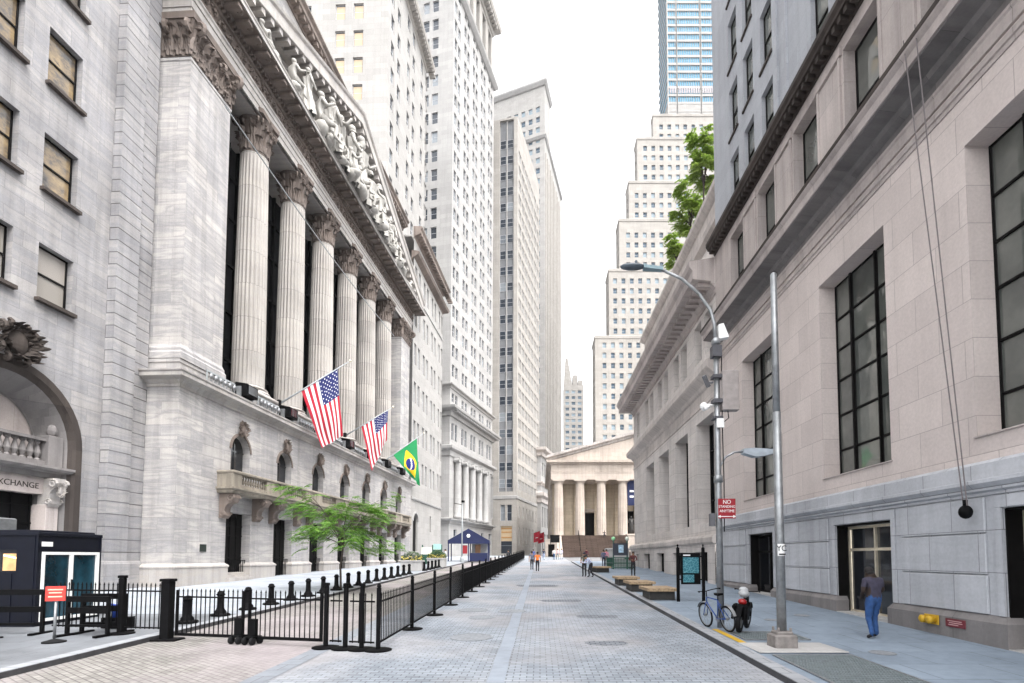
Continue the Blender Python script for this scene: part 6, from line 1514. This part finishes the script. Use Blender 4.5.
# ------------------------------------------------------------------ far street furniture
SE=thing('subway_entrance','green railed subway stair entrance with globe lamps and map sign, far right pavement','subway entrance',(7.6,47.5,gz(47.5)),0)
b=MB()
for z in (.15,.55,1.05): 
    b.box(-.9,.9,-.03,.03,z-.04,z+.04); b.box(-.93,-.87,0,5,z-.04,z+.04); b.box(.87,.93,0,5,z-.04,z+.04)
for i in range(13): x=-.85+i*.14; b.box(x-.015,x+.015,-.015,.015,0,1.05)
for i in range(25): 
    for s in (-.9,.9): b.box(s-.015,s+.015,.1+i*.2,.13+i*.2,0,1.05)
b.build('railing',green_paint,SE)
for s in (-.9,.35):
    b=MB(); b.box(s-.06,s+.06,-.06,.06,0,2.6); b.build('lamp_standard',green_paint,SE); b=MB(); b.blob((s,0,2.78),.19,12,8); b.build('globe',plain('globe_green',(.25,.6,.3),.3) if s<0 else plain('globe_milk',(.7,.75,.65),.3),SE,True)
b=MB(); b.box(-.95,.42,-.12,-.04,1.25,2.35); b.build('sign_board',plain('board_dark',(.02,.025,.04),.4),SE); b=MB(); b.box(-.45,.0,-.13,-.121,1.5,2.2); b.build('map_sheet',plain('map_blue',(.35,.5,.62),.5,0,.4,6),SE)
b=MB(); b.box(-.8,.8,.3,.35,.2,.9); b.build('advert_panel',plain('grey_panel',(.35,.37,.36),.6),SE)
fs=thing('stone_block','low pale stone plinth beyond the subway entrance by the bank corner','plinth',(9.0,60.5,gz(60.5)),0); b=MB(); b.bbox(-1.2,1.2,-1,1,0,1.6,.03); b.bbox(-1.35,1.35,-1.15,1.15,1.602,1.8,.03); b.build('block',granite,fs)
sb=thing('signboard','black signboard on posts beside the foot of the hall steps','signboard',(2.6,95,gz(95)),0); b=MB(); b.box(-.75,1.0,-.05,.05,2.6,4.0); b.build('panel',black_metal,sb); b=MB()
for x in (-.65,.9): b.box(x-.05,x+.05,-.05,.05,0,2.6)
b.build('post',black_metal,sb)
gh=thing('gatehouse','small pale stone gatehouse with a dark doorway left of the hall steps','gatehouse',(1.9,96.2,gz(96)),0); b=MB(); b.wall((-.9,0),(1,0),2.2,0,3.0,[(.5,1.7,0,2.3)],.4); b.wall((-.9,3),(0,-1),3,0,3.0); b.wall((1.3,0),(0,1),3,0,3.0); b.box(-1,1.4,-.1,3,3.0,3.2); b.build('wall',hall_stone,gh); b=MB(); b.box(-.4,.8,.36,.4,0,2.3); b.build('doorway',dark_frame,gh)
for k,(px,z,lab) in enumerate(((-.75,7.2,'small red flag on the white corner building, left of the pair'),(.35,7.0,'small red flag on the white corner building, right of the pair'))):
    r=thing('red_flag',lab,'flag',(px,133.5+k*2,z-.3),.0,'red flags near the street end'); r.scale=(.8,.8,.62); b=MB(); b.tube([(-1.6,0,2.2),(.9,-.6,3.3)],.05,6); b.build('staff',pale_metal,r)
    b=MB(); 
    for i in range(8):
        x0,x1=-1.1+i*.25,-1.1+(i+1)*.25; zt=lambda x:2.4+(x+1.1)*.42; yy=lambda x:.15*math.sin(x*4)-(x+1.1)*.25
        b.quad((x0,yy(x0),zt(x0)-4.0-(x0+1.1)*.1),(x1,yy(x1),zt(x1)-4.0-(x1+1.1)*.1),(x1,yy(x1),zt(x1)),(x0,yy(x0),zt(x0)))
    b.mi=1; b.hexa([(-.5,-.5,.2),(.3,-.7,.4),(.3,-.68,.4),(-.5,-.48,.2)],[(-.5,-.5,.45),(.3,-.7,.65),(.3,-.68,.65),(-.5,-.48,.45)]); b.build('cloth',[flag_red,flag_white],r)

# ------------------------------------------------------------------ people
person('person walking away on the right pavement in a slate tee shirt and blue jeans',(8.0,12.55,gz(12.55)),.15,
  WALK|pose(lk=(-.10,.06,.50),la=(-.10,-.05,.10),lt=(-.12,.10,.035),rk=(.10,.10,.51),ra=(.11,.06,.10),rt=(.13,.21,.04),le=(-.27,.0,1.14),lw=(-.14,.20,1.0),re=(.28,.02,1.14),rw=(.16,.22,1.02),nk=(0,.04,1.46),hd=(0,.11,1.565),tp=(0,.14,1.655),ls=(-.215,0,1.40),rs=(.215,0,1.40)),
  (.04,.036,.06),(.02,.065,.19),(.03,.018,.013),(.012,.01,.01),(.015,.015,.018),.6,1.74,1.22)
person('person walking up the road in a bright orange top and black trousers',(-.22,45.5,street(45.5)),0,WALK,(.85,.20,.03),(.012,.012,.016),hair=(.03,.02,.015),height=1.75)
person('person in dark clothes half hidden beside the one in orange',(-.75,48.2,street(48.2)),0,WALK,(.12,.13,.18),(.02,.02,.025),height=1.76)
LEAN=pose(sp=(0,.10,1.09),ch=(0,.30,1.22),nk=(0,.40,1.33),hd=(0,.48,1.43),tp=(0,.53,1.52),ls=(-.19,.27,1.30),rs=(.19,.27,1.30),le=(-.24,.42,1.05),lw=(-.18,.66,1.02),re=(.24,.42,1.05),rw=(.18,.68,1.04),lk=(-.10,.10,.50),la=(-.10,-.12,.09),lt=(-.11,.04,.035),rk=(.10,.16,.5),ra=(.10,.12,.09),rt=(.11,.27,.035))
person('person leaning forward in a pale blue shirt and black trousers near the right kerb',(3.72,37.8,street(37.8)),PI/2+.3,LEAN,(.48,.52,.68),(.012,.012,.016),hair=(.02,.018,.016),long_sleeve=True,height=1.78,fat=1.1)
person('person in a dark cap and olive top standing beside the leaning one',(3.28,38.6,street(38.6)),PI*.9,STAND|pose(lw=(-.15,.28,1.05),rw=(.16,.28,1.02)),(.10,.10,.07),(.02,.02,.022),hat=(.015,.015,.025),height=1.80)
person('person in a dark red jacket standing behind the benches',(6.65,37.2,gz(37.2)),PI-.1,STAND|pose(lw=(-.10,.26,1.12),rw=(.12,.27,1.14),le=(-.27,.06,1.14),re=(.27,.06,1.14)),(.09,.025,.025),(.015,.015,.018),hair=(.05,.035,.025),long_sleeve=True,height=1.76)
pl=[('person in grey-blue shirt standing by the subway entrance',(6.35,52,gz(52)),.2,(.10,.12,.2),(.02,.025,.05)),('person in a pink top next to the subway railing',(7.0,55,gz(55)),PI,(.65,.25,.32),(.06,.07,.05)),('person in a maroon top walking below the hall steps',(5.9,66,gz(66)),2.6,(.10,.02,.03),(.02,.02,.025)),
 ('person with a pale blue bag on the back at the street end',(.55,78,street(78)),0,(.03,.035,.06),(.3,.36,.5)),('person in white at the foot of the hall steps',(2.15,80,street(80)),0,(.6,.55,.54),(.05,.1,.2)),('person in pale pink beside the one in white',(2.75,81,street(81)),.5,(.58,.36,.36),(.1,.14,.16)),('person in a light jacket near the gatehouse door',(3.4,83,street(83)),.2,(.38,.38,.5),(.3,.32,.33)),
 ('person in blue at the far end of the picket fence',(-.9,70,street(70)),0,(.06,.1,.3),(.03,.04,.09)),('person in dark clothes behind the fence near the tent',(-3.9,64,street(64)),.4,(.03,.03,.035),(.03,.03,.03)),('person in a white shirt in front of the tent',(-10.9,60,gz(60)),2,(.6,.6,.62),(.03,.03,.04))]
for lb,p,rz,sh_,pa in pl: person(lb,p,rz,WALK if p[1]>70 else None,sh_,pa,height=1.74,sub=1,long_sleeve=True)
person('person in black sitting on the top of the hall steps',(12.6,101.8,6.05),PI,SIT,(.02,.02,.024),(.02,.02,.024),STAND and (.28,.17,.12),height=1.75,sub=1)
# ------------------------------------------------------------------ the air
hz=MB(); hz.box(-140,160,-25,420,-5.5,300)
if HAZE:
    t=bpy.data.materials.new('haze_air'); t.use_nodes=True; nt=t.node_tree; nt.nodes.clear(); pv=nt.nodes.new('ShaderNodeVolumePrincipled'); pv.inputs['Color'].default_value=(.93,.94,.96,1); pv.inputs['Density'].default_value=HAZE; pv.inputs['Anisotropy'].default_value=.2
    om=nt.nodes.new('ShaderNodeOutputMaterial'); nt.links.new(pv.outputs[0],om.inputs['Volume']); o=hz.build('haze',t); tag(o,kind='stuff')
